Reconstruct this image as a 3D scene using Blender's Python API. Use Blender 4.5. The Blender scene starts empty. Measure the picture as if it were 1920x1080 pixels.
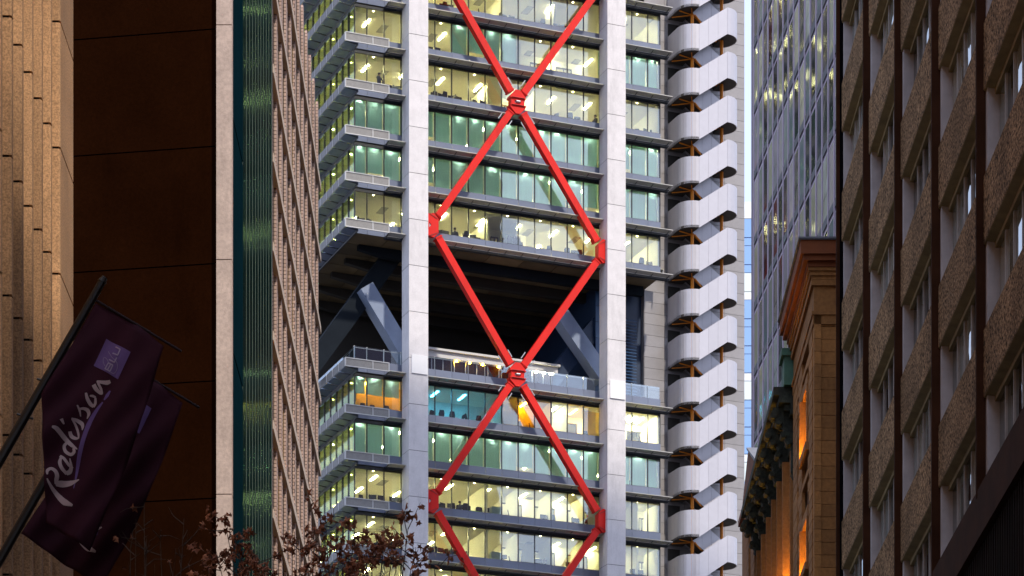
import bpy, bmesh, math, random
from mathutils import Vector, Matrix
random.seed(7)
SC = bpy.context.scene
COL = SC.collection
# ------------------------------------------------------------------ camera, sky, sun, exposure
F, CX, YH, EYE = 5760.0, 960.0, 2590.0, 1.6          # focal length and horizon in photo pixels, eye height in metres
cam = bpy.data.cameras.new('camera'); camo = bpy.data.objects.new('camera', cam); COL.objects.link(camo)
camo.location = (0, 0, EYE); camo.rotation_euler = (math.pi/2, 0, 0)
cam.sensor_width = 36; cam.lens = 36*F/1920; cam.shift_y = (YH-540)/1920; cam.clip_start = .5; cam.clip_end = 5000
SC.camera = camo
SUN_EL, SUN_AZ = math.radians(50), math.radians(150)    # azimuth clockwise from +Y
sun_dir = Vector((math.sin(SUN_AZ)*math.cos(SUN_EL), math.cos(SUN_AZ)*math.cos(SUN_EL), math.sin(SUN_EL)))
wd = bpy.data.worlds.new('World'); SC.world = wd; wd.use_nodes = True
nt = wd.node_tree; nt.nodes.clear()
sky = nt.nodes.new('ShaderNodeTexSky'); sky.sky_type = 'NISHITA'; sky.sun_disc = False
sky.sun_elevation = SUN_EL; sky.sun_rotation = SUN_AZ; sky.air_density = 1.0; sky.dust_density = 2.0; sky.ozone_density = 2.5
mixw = nt.nodes.new('ShaderNodeMix'); mixw.data_type = 'RGBA'; mixw.inputs[0].default_value = .62
mixw.inputs[7].default_value = (5.2, 5.8, 7.8, 1)       # thin even cloud veiling the blue
bg = nt.nodes.new('ShaderNodeBackground'); bg.inputs['Strength'].default_value = .11
wo = nt.nodes.new('ShaderNodeOutputWorld')
nt.links.new(sky.outputs[0], mixw.inputs[6]); nt.links.new(mixw.outputs[2], bg.inputs['Color']); nt.links.new(bg.outputs[0], wo.inputs[0])
sl = bpy.data.lights.new('sun', 'SUN'); sl.energy = 2.2; sl.angle = math.radians(2); sl.color = (1, .90, .76)
so = bpy.data.objects.new('sun', sl); COL.objects.link(so); so.rotation_euler = (-sun_dir).to_track_quat('-Z', 'Y').to_euler()
so.location = (60, -100, 180)
SC.view_settings.view_transform = 'Standard'; SC.view_settings.look = 'None'
SC.view_settings.exposure = 1.05; SC.view_settings.gamma = 1
SC.render.engine = 'CYCLES'; SC.cycles.use_denoising = True
SC.cycles.max_bounces = 7; SC.cycles.diffuse_bounces = 3; SC.cycles.glossy_bounces = 3; SC.cycles.transparent_max_bounces = 12
SC.cycles.caustics_reflective = False; SC.cycles.caustics_refractive = False; SC.cycles.sample_clamp_indirect = 6
# ------------------------------------------------------------------ materials
def nodes(name):
    m = bpy.data.materials.new(name); m.use_nodes = True
    n = m.node_tree; return m, n, n.nodes['Principled BSDF']
def noise(n, scale, detail=4, stretch=None, rough=.6):
    g = n.nodes.new('ShaderNodeNewGeometry'); t = n.nodes.new('ShaderNodeTexNoise')
    t.inputs['Scale'].default_value = scale; t.inputs['Detail'].default_value = detail; t.inputs['Roughness'].default_value = rough
    if stretch:
        mp = n.nodes.new('ShaderNodeMapping'); mp.inputs['Scale'].default_value = stretch
        n.links.new(g.outputs['Position'], mp.inputs[0]); n.links.new(mp.outputs[0], t.inputs['Vector'])
    else: n.links.new(g.outputs['Position'], t.inputs['Vector'])
    return t
def mat(name, col, rough=.6, var=.12, scale=1.5, fine=0, fscale=30, bump=0, bscale=20, metal=0, stretch=None, spec=.5, dirt=0, rnd=0):
    """plain surface: base colour varied by a broad noise, an optional fine grain, optional stains, bump and per-piece variation"""
    m, n, p = nodes(name); L = n.links
    p.inputs['Roughness'].default_value = rough; p.inputs['Metallic'].default_value = metal
    p.inputs['Specular IOR Level'].default_value = spec
    t = noise(n, scale, 5, stretch)
    r = n.nodes.new('ShaderNodeMapRange'); r.inputs[1].default_value = .3; r.inputs[2].default_value = .7
    r.inputs[3].default_value = 1-var; r.inputs[4].default_value = 1+var
    L.new(t.outputs['Fac'], r.inputs[0]); v = r.outputs[0]
    def mul(a, b):
        q = n.nodes.new('ShaderNodeMath'); q.operation = 'MULTIPLY'; L.new(a, q.inputs[0]); L.new(b, q.inputs[1]); return q.outputs[0]
    if fine:
        t2 = noise(n, fscale, 2); r2 = n.nodes.new('ShaderNodeMapRange'); r2.inputs[1].default_value = .35; r2.inputs[2].default_value = .65
        r2.inputs[3].default_value = 1-fine; r2.inputs[4].default_value = 1+fine; L.new(t2.outputs['Fac'], r2.inputs[0]); v = mul(v, r2.outputs[0])
    if dirt:
        t3 = noise(n, .55, 6, (1, 1, .18), .75); r3 = n.nodes.new('ShaderNodeMapRange'); r3.inputs[1].default_value = .52; r3.inputs[2].default_value = .74
        r3.inputs[3].default_value = 1; r3.inputs[4].default_value = 1-dirt; L.new(t3.outputs['Fac'], r3.inputs[0]); v = mul(v, r3.outputs[0])
    if rnd:
        oi = n.nodes.new('ShaderNodeObjectInfo'); r4 = n.nodes.new('ShaderNodeMapRange'); r4.inputs[3].default_value = 1-rnd; r4.inputs[4].default_value = 1+rnd
        L.new(oi.outputs['Random'], r4.inputs[0]); v = mul(v, r4.outputs[0])
    mx = n.nodes.new('ShaderNodeVectorMath'); mx.operation = 'SCALE'; mx.inputs[0].default_value = col
    L.new(v, mx.inputs['Scale']); L.new(mx.outputs[0], p.inputs['Base Color'])
    if bump:
        b = n.nodes.new('ShaderNodeBump'); b.inputs['Strength'].default_value = bump; b.inputs['Distance'].default_value = .05
        t4 = noise(n, bscale, 3); L.new(t4.outputs['Fac'], b.inputs['Height']); L.new(b.outputs[0], p.inputs['Normal'])
    return m
def glass(name, tint, refl=.16, edge=.5, wob=.004, rough=.0):
    """facade glass: tinted see-through with a mirror layer that strengthens at grazing angles"""
    m, n, p = nodes(name); L = n.links; n.nodes.remove(p); out = n.nodes['Material Output']
    tr = n.nodes.new('ShaderNodeBsdfTransparent'); tr.inputs[0].default_value = (*tint, 1)
    gl = n.nodes.new('ShaderNodeBsdfGlossy'); gl.inputs['Roughness'].default_value = rough; gl.inputs[0].default_value = (.95, .97, 1, 1)
    lw = n.nodes.new('ShaderNodeLayerWeight'); lw.inputs[0].default_value = .35
    r = n.nodes.new('ShaderNodeMapRange'); r.inputs[3].default_value = refl; r.inputs[4].default_value = edge
    L.new(lw.outputs['Fresnel'], r.inputs[0]); mx = n.nodes.new('ShaderNodeMixShader'); L.new(r.outputs[0], mx.inputs[0])
    L.new(tr.outputs[0], mx.inputs[1]); L.new(gl.outputs[0], mx.inputs[2]); L.new(mx.outputs[0], out.inputs[0])
    if wob:
        b = n.nodes.new('ShaderNodeBump'); b.inputs['Strength'].default_value = 1; b.inputs['Distance'].default_value = wob
        t = noise(n, .7, 1); L.new(t.outputs['Fac'], b.inputs['Height']); L.new(b.outputs[0], gl.inputs['Normal'])
    return m
def mirror(name, col, refl=.35, wob=.01, wscale=.6, base_rough=.3, alt=None, tilt=0., gr=.015, gcol=(.92, .95, .95)):
    """opaque-backed dark glass: dark body under a wavy mirror layer; tilt gives each pane its own slight lean"""
    m, n, p = nodes(name); L = n.links; out = n.nodes['Material Output']
    p.inputs['Base Color'].default_value = (*col, 1); p.inputs['Roughness'].default_value = base_rough; p.inputs['Specular IOR Level'].default_value = 0
    gl = n.nodes.new('ShaderNodeBsdfGlossy'); gl.inputs['Roughness'].default_value = gr; gl.inputs[0].default_value = (*gcol, 1)
    mx = n.nodes.new('ShaderNodeMixShader'); mx.inputs[0].default_value = refl
    if alt:                                                # what stands behind each pane differs: dark room, drawn blind
        ii = n.nodes.new('ShaderNodeObjectInfo'); rp = n.nodes.new('ShaderNodeValToRGB'); rp.color_ramp.interpolation = 'CONSTANT'; els = rp.color_ramp.elements
        els[0].position = 0; els[0].color = (*col, 1); els[1].position = 1/(len(alt)+1); els[1].color = (*alt[0], 1)
        for q_, c_ in enumerate(alt[1:]): e_ = els.new((q_+2)/(len(alt)+1)); e_.color = (*c_, 1)
        L.new(ii.outputs['Random'], rp.inputs[0]); L.new(rp.outputs[0], p.inputs['Base Color'])
    b = n.nodes.new('ShaderNodeBump'); b.inputs['Strength'].default_value = 1; b.inputs['Distance'].default_value = wob
    t = noise(n, wscale, 2); L.new(t.outputs['Fac'], b.inputs['Height'])
    if tilt:
        oi = n.nodes.new('ShaderNodeObjectInfo'); wn = n.nodes.new('ShaderNodeTexWhiteNoise'); wn.noise_dimensions = '1D'
        L.new(oi.outputs['Random'], wn.inputs['W'])
        sb = n.nodes.new('ShaderNodeVectorMath'); sb.operation = 'MULTIPLY_ADD'; sb.inputs[1].default_value = (tilt*2,)*3; sb.inputs[2].default_value = (-tilt,)*3
        L.new(wn.outputs['Color'], sb.inputs[0]); ad = n.nodes.new('ShaderNodeVectorMath'); ad.operation = 'ADD'
        L.new(b.outputs[0], ad.inputs[0]); L.new(sb.outputs[0], ad.inputs[1]); nm = n.nodes.new('ShaderNodeVectorMath'); nm.operation = 'NORMALIZE'
        L.new(ad.outputs[0], nm.inputs[0]); L.new(nm.outputs[0], gl.inputs['Normal'])
    else: L.new(b.outputs[0], gl.inputs['Normal'])
    L.new(p.outputs[0], mx.inputs[1]); L.new(gl.outputs[0], mx.inputs[2]); L.new(mx.outputs[0], out.inputs[0])
    return m
def lamp(name, col, strength):
    m, n, p = nodes(name); n.nodes.remove(p); e = n.nodes.new('ShaderNodeEmission'); e.inputs[0].default_value = (*col, 1); e.inputs[1].default_value = strength
    n.links.new(e.outputs[0], n.nodes['Material Output'].inputs[0]); return m
def cloth(name, col, trans=.5):
    m, n, p = nodes(name); L = n.links
    p.inputs['Base Color'].default_value = (*col, 1); p.inputs['Roughness'].default_value = .9; p.inputs['Specular IOR Level'].default_value = .1
    t = n.nodes.new('ShaderNodeBsdfTranslucent'); t.inputs[0].default_value = (*col, 1); mx = n.nodes.new('ShaderNodeMixShader'); mx.inputs[0].default_value = trans
    nz = noise(n, 1.3, 3, (4, 4, .5)); r = n.nodes.new('ShaderNodeMapRange'); r.inputs[3].default_value = .86; r.inputs[4].default_value = 1.12
    L.new(nz.outputs['Fac'], r.inputs[0]); sc = n.nodes.new('ShaderNodeVectorMath'); sc.operation = 'SCALE'; sc.inputs[0].default_value = col
    L.new(r.outputs[0], sc.inputs['Scale']); L.new(sc.outputs[0], p.inputs['Base Color']); L.new(sc.outputs[0], t.inputs[0])
    L.new(p.outputs[0], mx.inputs[1]); L.new(t.outputs[0], mx.inputs[2]); L.new(mx.outputs[0], n.nodes['Material Output'].inputs[0]); return m
def brickmat(name, a, b, mortar, sc=1.0):
    m, n, p = nodes(name); L = n.links; g = n.nodes.new('ShaderNodeNewGeometry'); sp = n.nodes.new('ShaderNodeSeparateXYZ'); L.new(g.outputs['Position'], sp.inputs[0])
    ad = n.nodes.new('ShaderNodeMath'); ad.operation = 'ADD'; L.new(sp.outputs[0], ad.inputs[0]); L.new(sp.outputs[1], ad.inputs[1])
    cb = n.nodes.new('ShaderNodeCombineXYZ'); L.new(ad.outputs[0], cb.inputs[0]); L.new(sp.outputs[2], cb.inputs[1])
    t = n.nodes.new('ShaderNodeTexBrick'); t.inputs['Color1'].default_value = (*a, 1); t.inputs['Color2'].default_value = (*b, 1); t.inputs['Mortar'].default_value = (*mortar, 1)
    t.inputs['Scale'].default_value = sc; t.inputs['Mortar Size'].default_value = .022; t.inputs['Brick Width'].default_value = .5; t.inputs['Row Height'].default_value = .16
    L.new(cb.outputs[0], t.inputs['Vector']); L.new(t.outputs[0], p.inputs['Base Color']); p.inputs['Roughness'].default_value = .85
    bp = n.nodes.new('ShaderNodeBump'); bp.inputs['Strength'].default_value = .5; bp.inputs['Distance'].default_value = .02; bp.invert = True
    L.new(t.outputs['Fac'], bp.inputs['Height']); L.new(bp.outputs[0], p.inputs['Normal']); return m
M = dict(
 concrete=mat('pale_precast_concrete', (.60, .575, .585), .75, .07, 1.2, .05, 14, .1, 30, dirt=.24, rnd=.035),
 plate=mat('white_cover_plate', (.78, .77, .77), .5, .04),
 red=mat('red_steel_paint', (.60, .011, .006), .5, .10, .5, spec=.25, dirt=.3),
 darkred=mat('red_paint_joint', (.25, .015, .012), .6),
 steel=mat('brushed_steel', (.5, .5, .52), .35, .1, metal=.8),
 tglass=glass('clear_green_office_glass', (.93, .97, .91), .11, .75),
 sglass=glass('green_side_glass', (.80, .90, .58), .06, .4),
 rail_glass=glass('balustrade_glass', (.86, .93, .95), .14, .6),
 frame=mat('black_window_frame', (.018, .02, .022), .4, .1),
 spandrel=mat('blue_grey_spandrel', (.15, .175, .245), .3, .08, .6, rnd=.06),
 shade=mat('grey_shade_plate', (.40, .39, .37), .45, .1, 2, metal=.2),
 tube=mat('navy_shade_tube', (.012, .018, .032), .35, .1),
 shade_blue=mat('blue_louvre_metal', (.24, .30, .45), .3, .12, 2, metal=.4),
 mesh=mat('grey_mesh_screen', (.21, .205, .20), .7, .08, 3, .3, 60),
 whiteframe=mat('white_screen_frame', (.52, .52, .52), .5, .05),
 ceiling=mat('office_ceiling', (.88, .86, .74), .8, .03),
 carpet=mat('office_carpet', (.60, .56, .46), .9, .15, 3),
 inwall=mat('office_wall', (.82, .80, .68), .8, .04),
 strip=lamp('ceiling_strip_glow', (1, .88, .47), 82),
 spot=lamp('downlight_glow', (1, .86, .50), 24),
 coolspot=lamp('cool_downlight_glow', (1, .98, .84), 95),
 orangelamp=lamp('orange_lobby_glow', (1, .52, .05), 60),
 cyanlamp=lamp('blue_lobby_glow', (.06, .52, 1.0), 38),
 blind=cloth('teal_roller_blind', (.52, .78, .79), .42),
 sheer=cloth('pale_roller_blind', (.62, .78, .72), .45),
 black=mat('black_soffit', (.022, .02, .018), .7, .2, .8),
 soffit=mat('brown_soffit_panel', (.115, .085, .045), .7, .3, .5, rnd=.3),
 shadowbeam=mat('shadow_darkened_steel_beam', (.012, .016, .022), .8, .15, .7, spec=.05),  # near black: the shade inside the void is put into the colour
 strut=mat('pale_blue_strut', (.20, .25, .36), .5, .12, .6),
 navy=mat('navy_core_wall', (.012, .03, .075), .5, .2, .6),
 louvre=mat('blue_louvre', (.022, .07, .17), .4, .1),
 panel=mat('grey_metal_panel', (.28, .268, .275), .42, .06, 1.5, .05, 25, metal=.25, rnd=.07),
 panelgap=mat('dark_panel_joint', (.03, .03, .03), .8),
 stair=mat('silver_balustrade_panel', (.475, .462, .50), .36, .03, 2, metal=.25, rnd=.03),
 stairdark=mat('stair_soffit', (.045, .038, .035), .7, .2, 2),
 orange=mat('orange_steel_paint', (.72, .23, .008), .45, .06),
 chair=mat('black_chair_fabric', (.02, .02, .022), .7),
 desk=mat('pale_desk', (.55, .5, .4), .5), deskleg=mat('grey_desk_leg', (.3, .3, .3), .4, metal=.6),
 screen=mat('dark_monitor', (.02, .022, .025), .25),
 skin=mat('skin', (.45, .27, .19), .6), shirt=mat('dark_shirt', (.05, .06, .09), .8), greenbox=mat('green_tray', (.25, .6, .05), .5),
 orangewall=mat('amber_lobby_wall', (.85, .50, .06), .7, .06),
 cabinet=mat('pale_cabinet', (.5, .62, .58), .5), coat=mat('coat', (.10, .05, .12), .9),
 granite=mat('rough_brown_granite', (.27, .168, .088), .95, .35, .6, .95, 14, 1, 15, spec=.1, dirt=.25),
 bronze=mat('dark_bronze_fin', (.055, .022, .011), .8, .3, 1.2, spec=.05, dirt=.3),
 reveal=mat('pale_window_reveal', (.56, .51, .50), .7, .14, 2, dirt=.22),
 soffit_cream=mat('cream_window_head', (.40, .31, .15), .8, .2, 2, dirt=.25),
 mullion=mat('weathered_mullion', (.46, .42, .39), .6, .2, 2, dirt=.35),
 r1glass=mirror('old_office_glass', (.010, .012, .014), .55, .012, .8, alt=[(.22, .24, .22), (.012, .014, .015), (.30, .28, .22), (.04, .05, .05)], tilt=.03),
 blackpaint=mat('black_downpipe', (.004, .004, .005), .8, spec=0),
 slat=mat('dark_slat', (.014, .008, .0055), .8, .3, 1, spec=.05),
 fluted=mat('warm_ribbed_stone', (.385, .22, .11), .85, .16, .5, .32, 22, .3, 30, dirt=.18, rnd=.14),
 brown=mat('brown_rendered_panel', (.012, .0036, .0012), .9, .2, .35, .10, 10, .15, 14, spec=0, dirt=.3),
 joint=mat('dark_joint', (.008, .006, .005), .9),
 pale=mat('pale_pinkish_concrete', (.44, .345, .30), .85, .12, 1.0, .10, 9, .2, 20, dirt=.25),
 teal=mat('dark_teal_panel', (.003, .017, .025), .7, .1, .5, spec=0),
 tealglass=mirror('dark_green_glass', (.003, .012, .012), .065, .012, .12, gr=.10, gcol=(.35, .62, .42)),
 tealfin=mat('pale_green_fin', (.075, .10, .08), .7, .2, 1, spec=.1),
 brick=brickmat('pale_mauve_brick', (.47, .335, .275), (.37, .255, .21), (.14, .095, .08)),
 band=mat('buff_string_course', (.46, .37, .29), .8, .1, 1),
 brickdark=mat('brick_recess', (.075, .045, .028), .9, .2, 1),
 warmglass=mirror('brick_building_glass', (.015, .011, .007), .25, .01, alt=[(.02, .014, .008), (.16, .09, .02), (.012, .01, .008), (.05, .035, .015), (.015, .012, .01)]),  # amber entries put the glow of lit rooms into the pane colour
 fin2=mat('mauve_aluminium_fin', (.36, .29, .37), .6, .07, 1, spec=.2, rnd=.08),
 frame2=mat('pale_mauve_frame', (.42, .36, .43), .6, .08, spec=.2),
 panel2=mat('mauve_panel', (.125, .092, .125), .7, .12, 1, rnd=.15),
 glass2=mirror('wavy_tower_glass', (.010, .012, .011), .16, .014, .45, alt=[(.20, .22, .17), (.03, .035, .03), (.30, .30, .20), (.12, .16, .15), (.26, .24, .24)], tilt=.02, gr=.07),
 blackband2=mat('black_window_band', (.01, .01, .012), .6),
 sand=mat('orange_sandstone', (.37, .165, .045), .88, .16, .5, .12, 8, .3, 16, dirt=.3, rnd=.16),
 sanddark=mat('dark_sandstone', (.17, .075, .028), .9, .3, .6, dirt=.4),
 terra=mat('terracotta_eave', (.23, .062, .014), .8, .2, 1, dirt=.3),
 slate=mat('grey_slate', (.17, .18, .21), .6, .2, 2),
 verdigris=mat('blackened_green_cornice', (.028, .034, .022), .85, .5, 2.2, .4, 9),
 copper=mat('green_copper', (.06, .16, .11), .7, .3, 2),
 glow=lamp('warm_niche_floodlight', (1, .46, .04), 75), sandwin=mirror('sandstone_window', (.02, .015, .01), .3, .01),
 farblue=mirror('far_blue_glass', (.10, .25, .55), .25, .004), farwhite=mat('far_white_band', (.66, .70, .74), .5), farlit=mirror('far_pale_glass', (.62, .68, .64), .2, .004),
 banner=mat('plum_banner_cloth', (.045, .012, .024), .8, .15, 1.5, .06, 60, spec=.15),
 lilac=mat('lilac_print', (.155, .095, .29), .85, .06), palelet=mat('pale_print', (.50, .40, .43), .85, .06), bluelet=mat('pale_lilac_print', (.36, .30, .46), .85),
 pole=mat('black_pole', (.008, .0065, .007), .4), rod=mat('dark_rod', (.02, .013, .016), .7, spec=.1),
 bark=mat('grey_bark', (.06, .04, .03), .9, .3, 6, .3, 30), leaf=mat('dry_brown_leaf', (.27, .10, .05), .8, .45, 9),
 leaf2=mat('rust_brown_leaf', (.42, .16, .075), .8, .4, 9),
 asphalt=mat('asphalt', (.05, .05, .052), .9, .2, .5, .3, 40), paving=mat('granite_paving', (.2, .19, .18), .85, .15, .8), kerb=mat('kerb_stone', (.28, .27, .26), .8),
 paint=mat('white_road_paint', (.75, .75, .73), .7), plain=mat('plain_render', (.16, .13, .11), .9, .2, .3), plaindark=mat('dark_curtain_wall', (.05, .065, .06), .4, .2, .2),
 earth=mat('ground_cover', (.10, .095, .09), .95, .2, .05),
)
# ------------------------------------------------------------------ mesh helpers
class MB:
    def __init__(s): s.v = []; s.f = []; s.m = []; s.cur = 0
    def add(s, vs, fs):
        o = len(s.v); s.v += [tuple(v) for v in vs]; s.f += [tuple(i+o for i in f) for f in fs]; s.m += [s.cur]*len(fs); return s
    def box(s, x0, x1, y0, y1, z0, z1):
        return s.add([(x0,y0,z0),(x1,y0,z0),(x1,y1,z0),(x0,y1,z0),(x0,y0,z1),(x1,y0,z1),(x1,y1,z1),(x0,y1,z1)],
                     [(0,3,2,1),(4,5,6,7),(0,1,5,4),(1,2,6,5),(2,3,7,6),(3,0,4,7)])
    def bar(s, a, b, w, h, up=(0,0,1)):
        a = Vector(a); b = Vector(b); d = (b-a).normalized(); u = Vector(up); r = d.cross(u)
        if r.length < 1e-4: r = d.cross(Vector((0,1,0)))
        r.normalize(); n = r.cross(d); P = []
        for c in (a, b):
            for i, j in ((-1,-1),(1,-1),(1,1),(-1,1)): P.append(c + r*(i*w/2) + n*(j*h/2))
        return s.add(P, [(3,2,1,0),(4,5,6,7),(0,1,5,4),(1,2,6,5),(2,3,7,6),(3,0,4,7)])
    def tube(s, pts, rad, n=8):
        pts = [Vector(p) for p in pts]; rad = rad if isinstance(rad, (list, tuple)) else [rad]*len(pts); o = len(s.v)
        for i, p in enumerate(pts):
            d = (pts[min(i+1, len(pts)-1)] - pts[max(i-1, 0)]).normalized()
            a = d.cross(Vector((0,0,1)));
            if a.length < .05: a = d.cross(Vector((1,0,0)))
            a.normalize(); b = d.cross(a)
            for k in range(n):
                t = 2*math.pi*k/n; s.v.append(tuple(p + (a*math.cos(t)+b*math.sin(t))*rad[i]))
        for i in range(len(pts)-1):
            for k in range(n): s.f.append((o+i*n+k, o+i*n+(k+1)%n, o+(i+1)*n+(k+1)%n, o+(i+1)*n+k)); s.m.append(s.cur)
        s.f += [tuple(o+k for k in range(n))[::-1], tuple(o+(len(pts)-1)*n+k for k in range(n))]; s.m += [s.cur]*2
        return s
    def prism(s, poly, d):
        """poly: 3D points in a plane, extruded by vector d"""
        n = len(poly); d = Vector(d); P = [Vector(p) for p in poly]; P += [p+d for p in P]
        return s.add(P, [tuple(range(n))[::-1], tuple(range(n, 2*n))] + [(i, (i+1)%n, (i+1)%n+n, i+n) for i in range(n)])
    def mesh(s, name, mats):
        me = bpy.data.meshes.new(name); me.from_pydata(s.v, [], s.f)
        for m in (mats if isinstance(mats, (list, tuple)) else [mats]): me.materials.append(M[m])
        if any(s.m): me.polygons.foreach_set('material_index', s.m)
        bm = bmesh.new(); bm.from_mesh(me); bmesh.ops.recalc_face_normals(bm, faces=bm.faces); bm.to_mesh(me); bm.free()
        return me
    def build(s, name, mats, parent=None, **k): return ob(name, s.mesh(name, mats), parent, **k)
def ob(name, me, parent=None, loc=(0,0,0), label=None, cat=None, group=None, kind=None, rot=None):
    o = bpy.data.objects.new(name, me); COL.objects.link(o); o.location = loc
    if rot: o.rotation_euler = rot
    if parent: o.parent = parent
    return tag(o, label, cat, group, kind)
def tag(o, label=None, cat=None, group=None, kind=None):
    for k, v in (('label', label), ('category', cat), ('group', group), ('kind', kind)):
        if v: o[k] = v
    return o
def thing(name, label, cat, loc=(0,0,0), rz=0, group=None): return ob(name, None, None, loc, label, cat, group, rot=(0,0,rz))
def smooth(me):
    for p in me.polygons: p.use_smooth = True
    return me
def XZ(px, Y): return (px-CX)/F*Y
def HZ(py, Y): return EYE + (YH-py)/F*Y
# ------------------------------------------------------------------ ground, road, pavements
MB().box(-900, 900, -400, 1500, -.5, -.02).build('ground', 'earth', kind='structure')
MB().box(-5.4, 5.2, -300, 600, -.3, 0).build('road', 'asphalt', kind='structure')
for x0, x1 in ((-12.3, -5.55), (5.35, 10.3)): MB().box(x0, x1, -300, 238, -.3, .13).build('pavement', 'paving', kind='structure')
for x0, x1 in ((-5.55, -5.4), (5.2, 5.35)): MB().box(x0, x1, -300, 238, -.3, .134).build('kerb', 'kerb', kind='structure')
mk = MB()
for i in range(-20, 40): mk.box(-.16, -.04, i*6, i*6+3, .002, .006)
mk.build('road_marking', 'paint', kind='structure')
# ------------------------------------------------------------------ the braced office tower
n_ = math.hypot(14040, 5760); UX, UY = 14040/n_, 5760/n_; ROT = math.atan2(UY, UX)
OX, OY = XZ(802.5, 250), 250.0
def U(px, w=0.):
    a = (px-CX)/F; return (a*(OY+w*UX) - OX + w*UY)/(UX - a*UY)
def UZ(px, py, w=0.):
    u = U(px, w); return u, EYE + (YH-py)/F*(OY + u*UY + w*UX)
T = thing('office_tower', 'pale concrete and glass office tower with red diamond bracing and an outside stair', 'tower', (OX, OY, 0), ROT)
FH, ZS0, PW = 3.7233, 112.79, 1.468
def ZS(k): return ZS0 - FH*(k-1)                     # height of the shade above storey k
U0, U1, UM = U(664.5), U(1238), U(815.6)
mulls = [UM + PW*i for i in range(-6, 20) if U0+.3 < UM + PW*i < U1-.3]
edges = [U0] + mulls + [U1]
NS = 7; SP = 1.5                                      # panes along the side face
DEPTH = 11.0
# shared piece meshes
pane_m = MB().box(.03, PW-.03, 0, .03, 0, 2.45).mesh('window_pane', 'tglass')
span_m = MB().box(.012, PW-.012, -.05, .02, 0, .99).mesh('spandrel_panel', 'spandrel')
blind_m = {k: MB().box(.04, PW-.04, 0, .012, 0, 2.5).mesh('roller_blind', k) for k in ('blind', 'sheer')}
spane_m = MB().box(0, .03, .03, SP-.03, 0, 2.45).mesh('side_pane', 'sglass')
sspan_m = MB().box(-.05, .02, .012, SP-.012, 0, .99).mesh('side_spandrel', 'shade_blue')
strip_m = MB().box(-.06, .06, 0, 1.5, -.04, -.002).mesh('ceiling_light', 'strip')
disc = MB().tube([(0,0,-.03), (0,0,-.002)], .06, 8); disc_m = disc.mesh('downlight', 'spot'); cdisc_m = disc.mesh('cool_downlight', 'coolspot')
vent_m = MB().box(-.3, .3, 0, 1.5, -.03, -.004).mesh('ceiling_vent', 'deskleg')
def shade_mesh(u0, u1, ticks):
    b = MB(); b.cur = 0
    b.box(u0, u1, -1.32, -1.24, -.06, 0)                     # pale front lip
    b.prism([(u0, -1.24, -.03), (u1, -1.24, -.03), (u1, -.62, -.10), (u0, -.62, -.10)], (0, 0, -.02))
    b.cur = 1
    for w, z, r in ((-.52, -.14, .07), (-.32, -.17, .08)): b.tube([(u0, w, z), (u1, w, z)], r, 8)
    b.box(u0, u1, -.22, -.09, -.24, -.02)
    for t in ticks:
        if u0 < t < u1: b.prism([(t-.03, -1.26, -.035), (t-.03, -.2, -.24), (t-.03, -.2, -.04)], (.06, 0, 0))
    return b
shade_m = shade_mesh(U(729, -1.3), U1+.55, [UM+PW*i for i in range(-6, 20)]).mesh('sun_shade', ['shade', 'tube'])
UC = U0-1.25                                          # outer corner of the side walkway
scr = MB(); uA, uB = UC, U(729, -1.4); uS = uA+(uB-uA)*.62
scr.cur = 0; scr.box(uA, uB, -1.42, -1.39, -.12, .52)
scr.cur = 1
for z in (-.16, .50): scr.box(uA-.03, uB+.03, -1.47, -1.37, z, z+.06)
for u in (uA-.03, uS, uB-.03): scr.box(u, u+.06, -1.466, -1.374, -.158, .558)
screen_m = scr.mesh('mesh_screen', ['mesh', 'whiteframe'])
sd = MB(); SL = 24.0
sd.cur = 0; sd.box(UC-.02, UC+.03, -1.38, SL, -.12, .52)
sd.cur = 1
for i in range(17): sd.box(UC-.05, UC+.05, -1.34+i*1.5, -1.30+i*1.5, -.14, .54)
sd.cur = 2
for i in range(17):
    w = -1.3+i*1.5
    sd.prism([(UC+.06, w+.08, -.13), (UC+.06, w+1.42, -.13), (U0-.16, w+1.42, -.24), (U0-.16, w+.08, -.24)], (0, 0, .03))
sd.cur = 3
for i in range(17): sd.prism([(UC+.05, -1.32+i*1.5, -.15), (U0-.14, -1.32+i*1.5, -.15), (U0-.14, -1.32+i*1.5, -.30)], (0, .09, 0))
sd.tube([(U0-.2, -1.3, -.3), (U0-.2, SL, -.3)], .09, 6)
side_m = sd.mesh('side_walkway', ['mesh', 'whiteframe', 'shade_blue', 'tube'])
def frame_mesh():
    b = MB()
    for u in mulls + [U0+.03, U1-.03]: b.box(u-.035, u+.035, -.03, .12, -.06, 2.6)
    b.box(U0, U1, -.028, .118, -.07, .02); b.box(U0, U1, -.028, .118, 2.40, 2.62)
    for i in range(1, int(SL/SP)+1): b.box(U0-.032, U0+.118, i*SP-.06, i*SP+.06, -.06, 2.6)
    b.box(U0-.03, U0+.116, .12, SL, -.07, .02); b.box(U0-.03, U0+.116, .12, SL, 2.44, 2.62)
    return b
frame_m = frame_mesh().mesh('window_frame', 'frame')
rest = MB().box(U0-.04, U0+.02, NS*SP+.02, SL, 0, .99).mesh('side_spandrel_rest', 'shade_blue')
restg = MB().box(U0, U0+.03, NS*SP+.05, SL, 0, 2.45).mesh('side_glazing', 'sglass')
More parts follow.
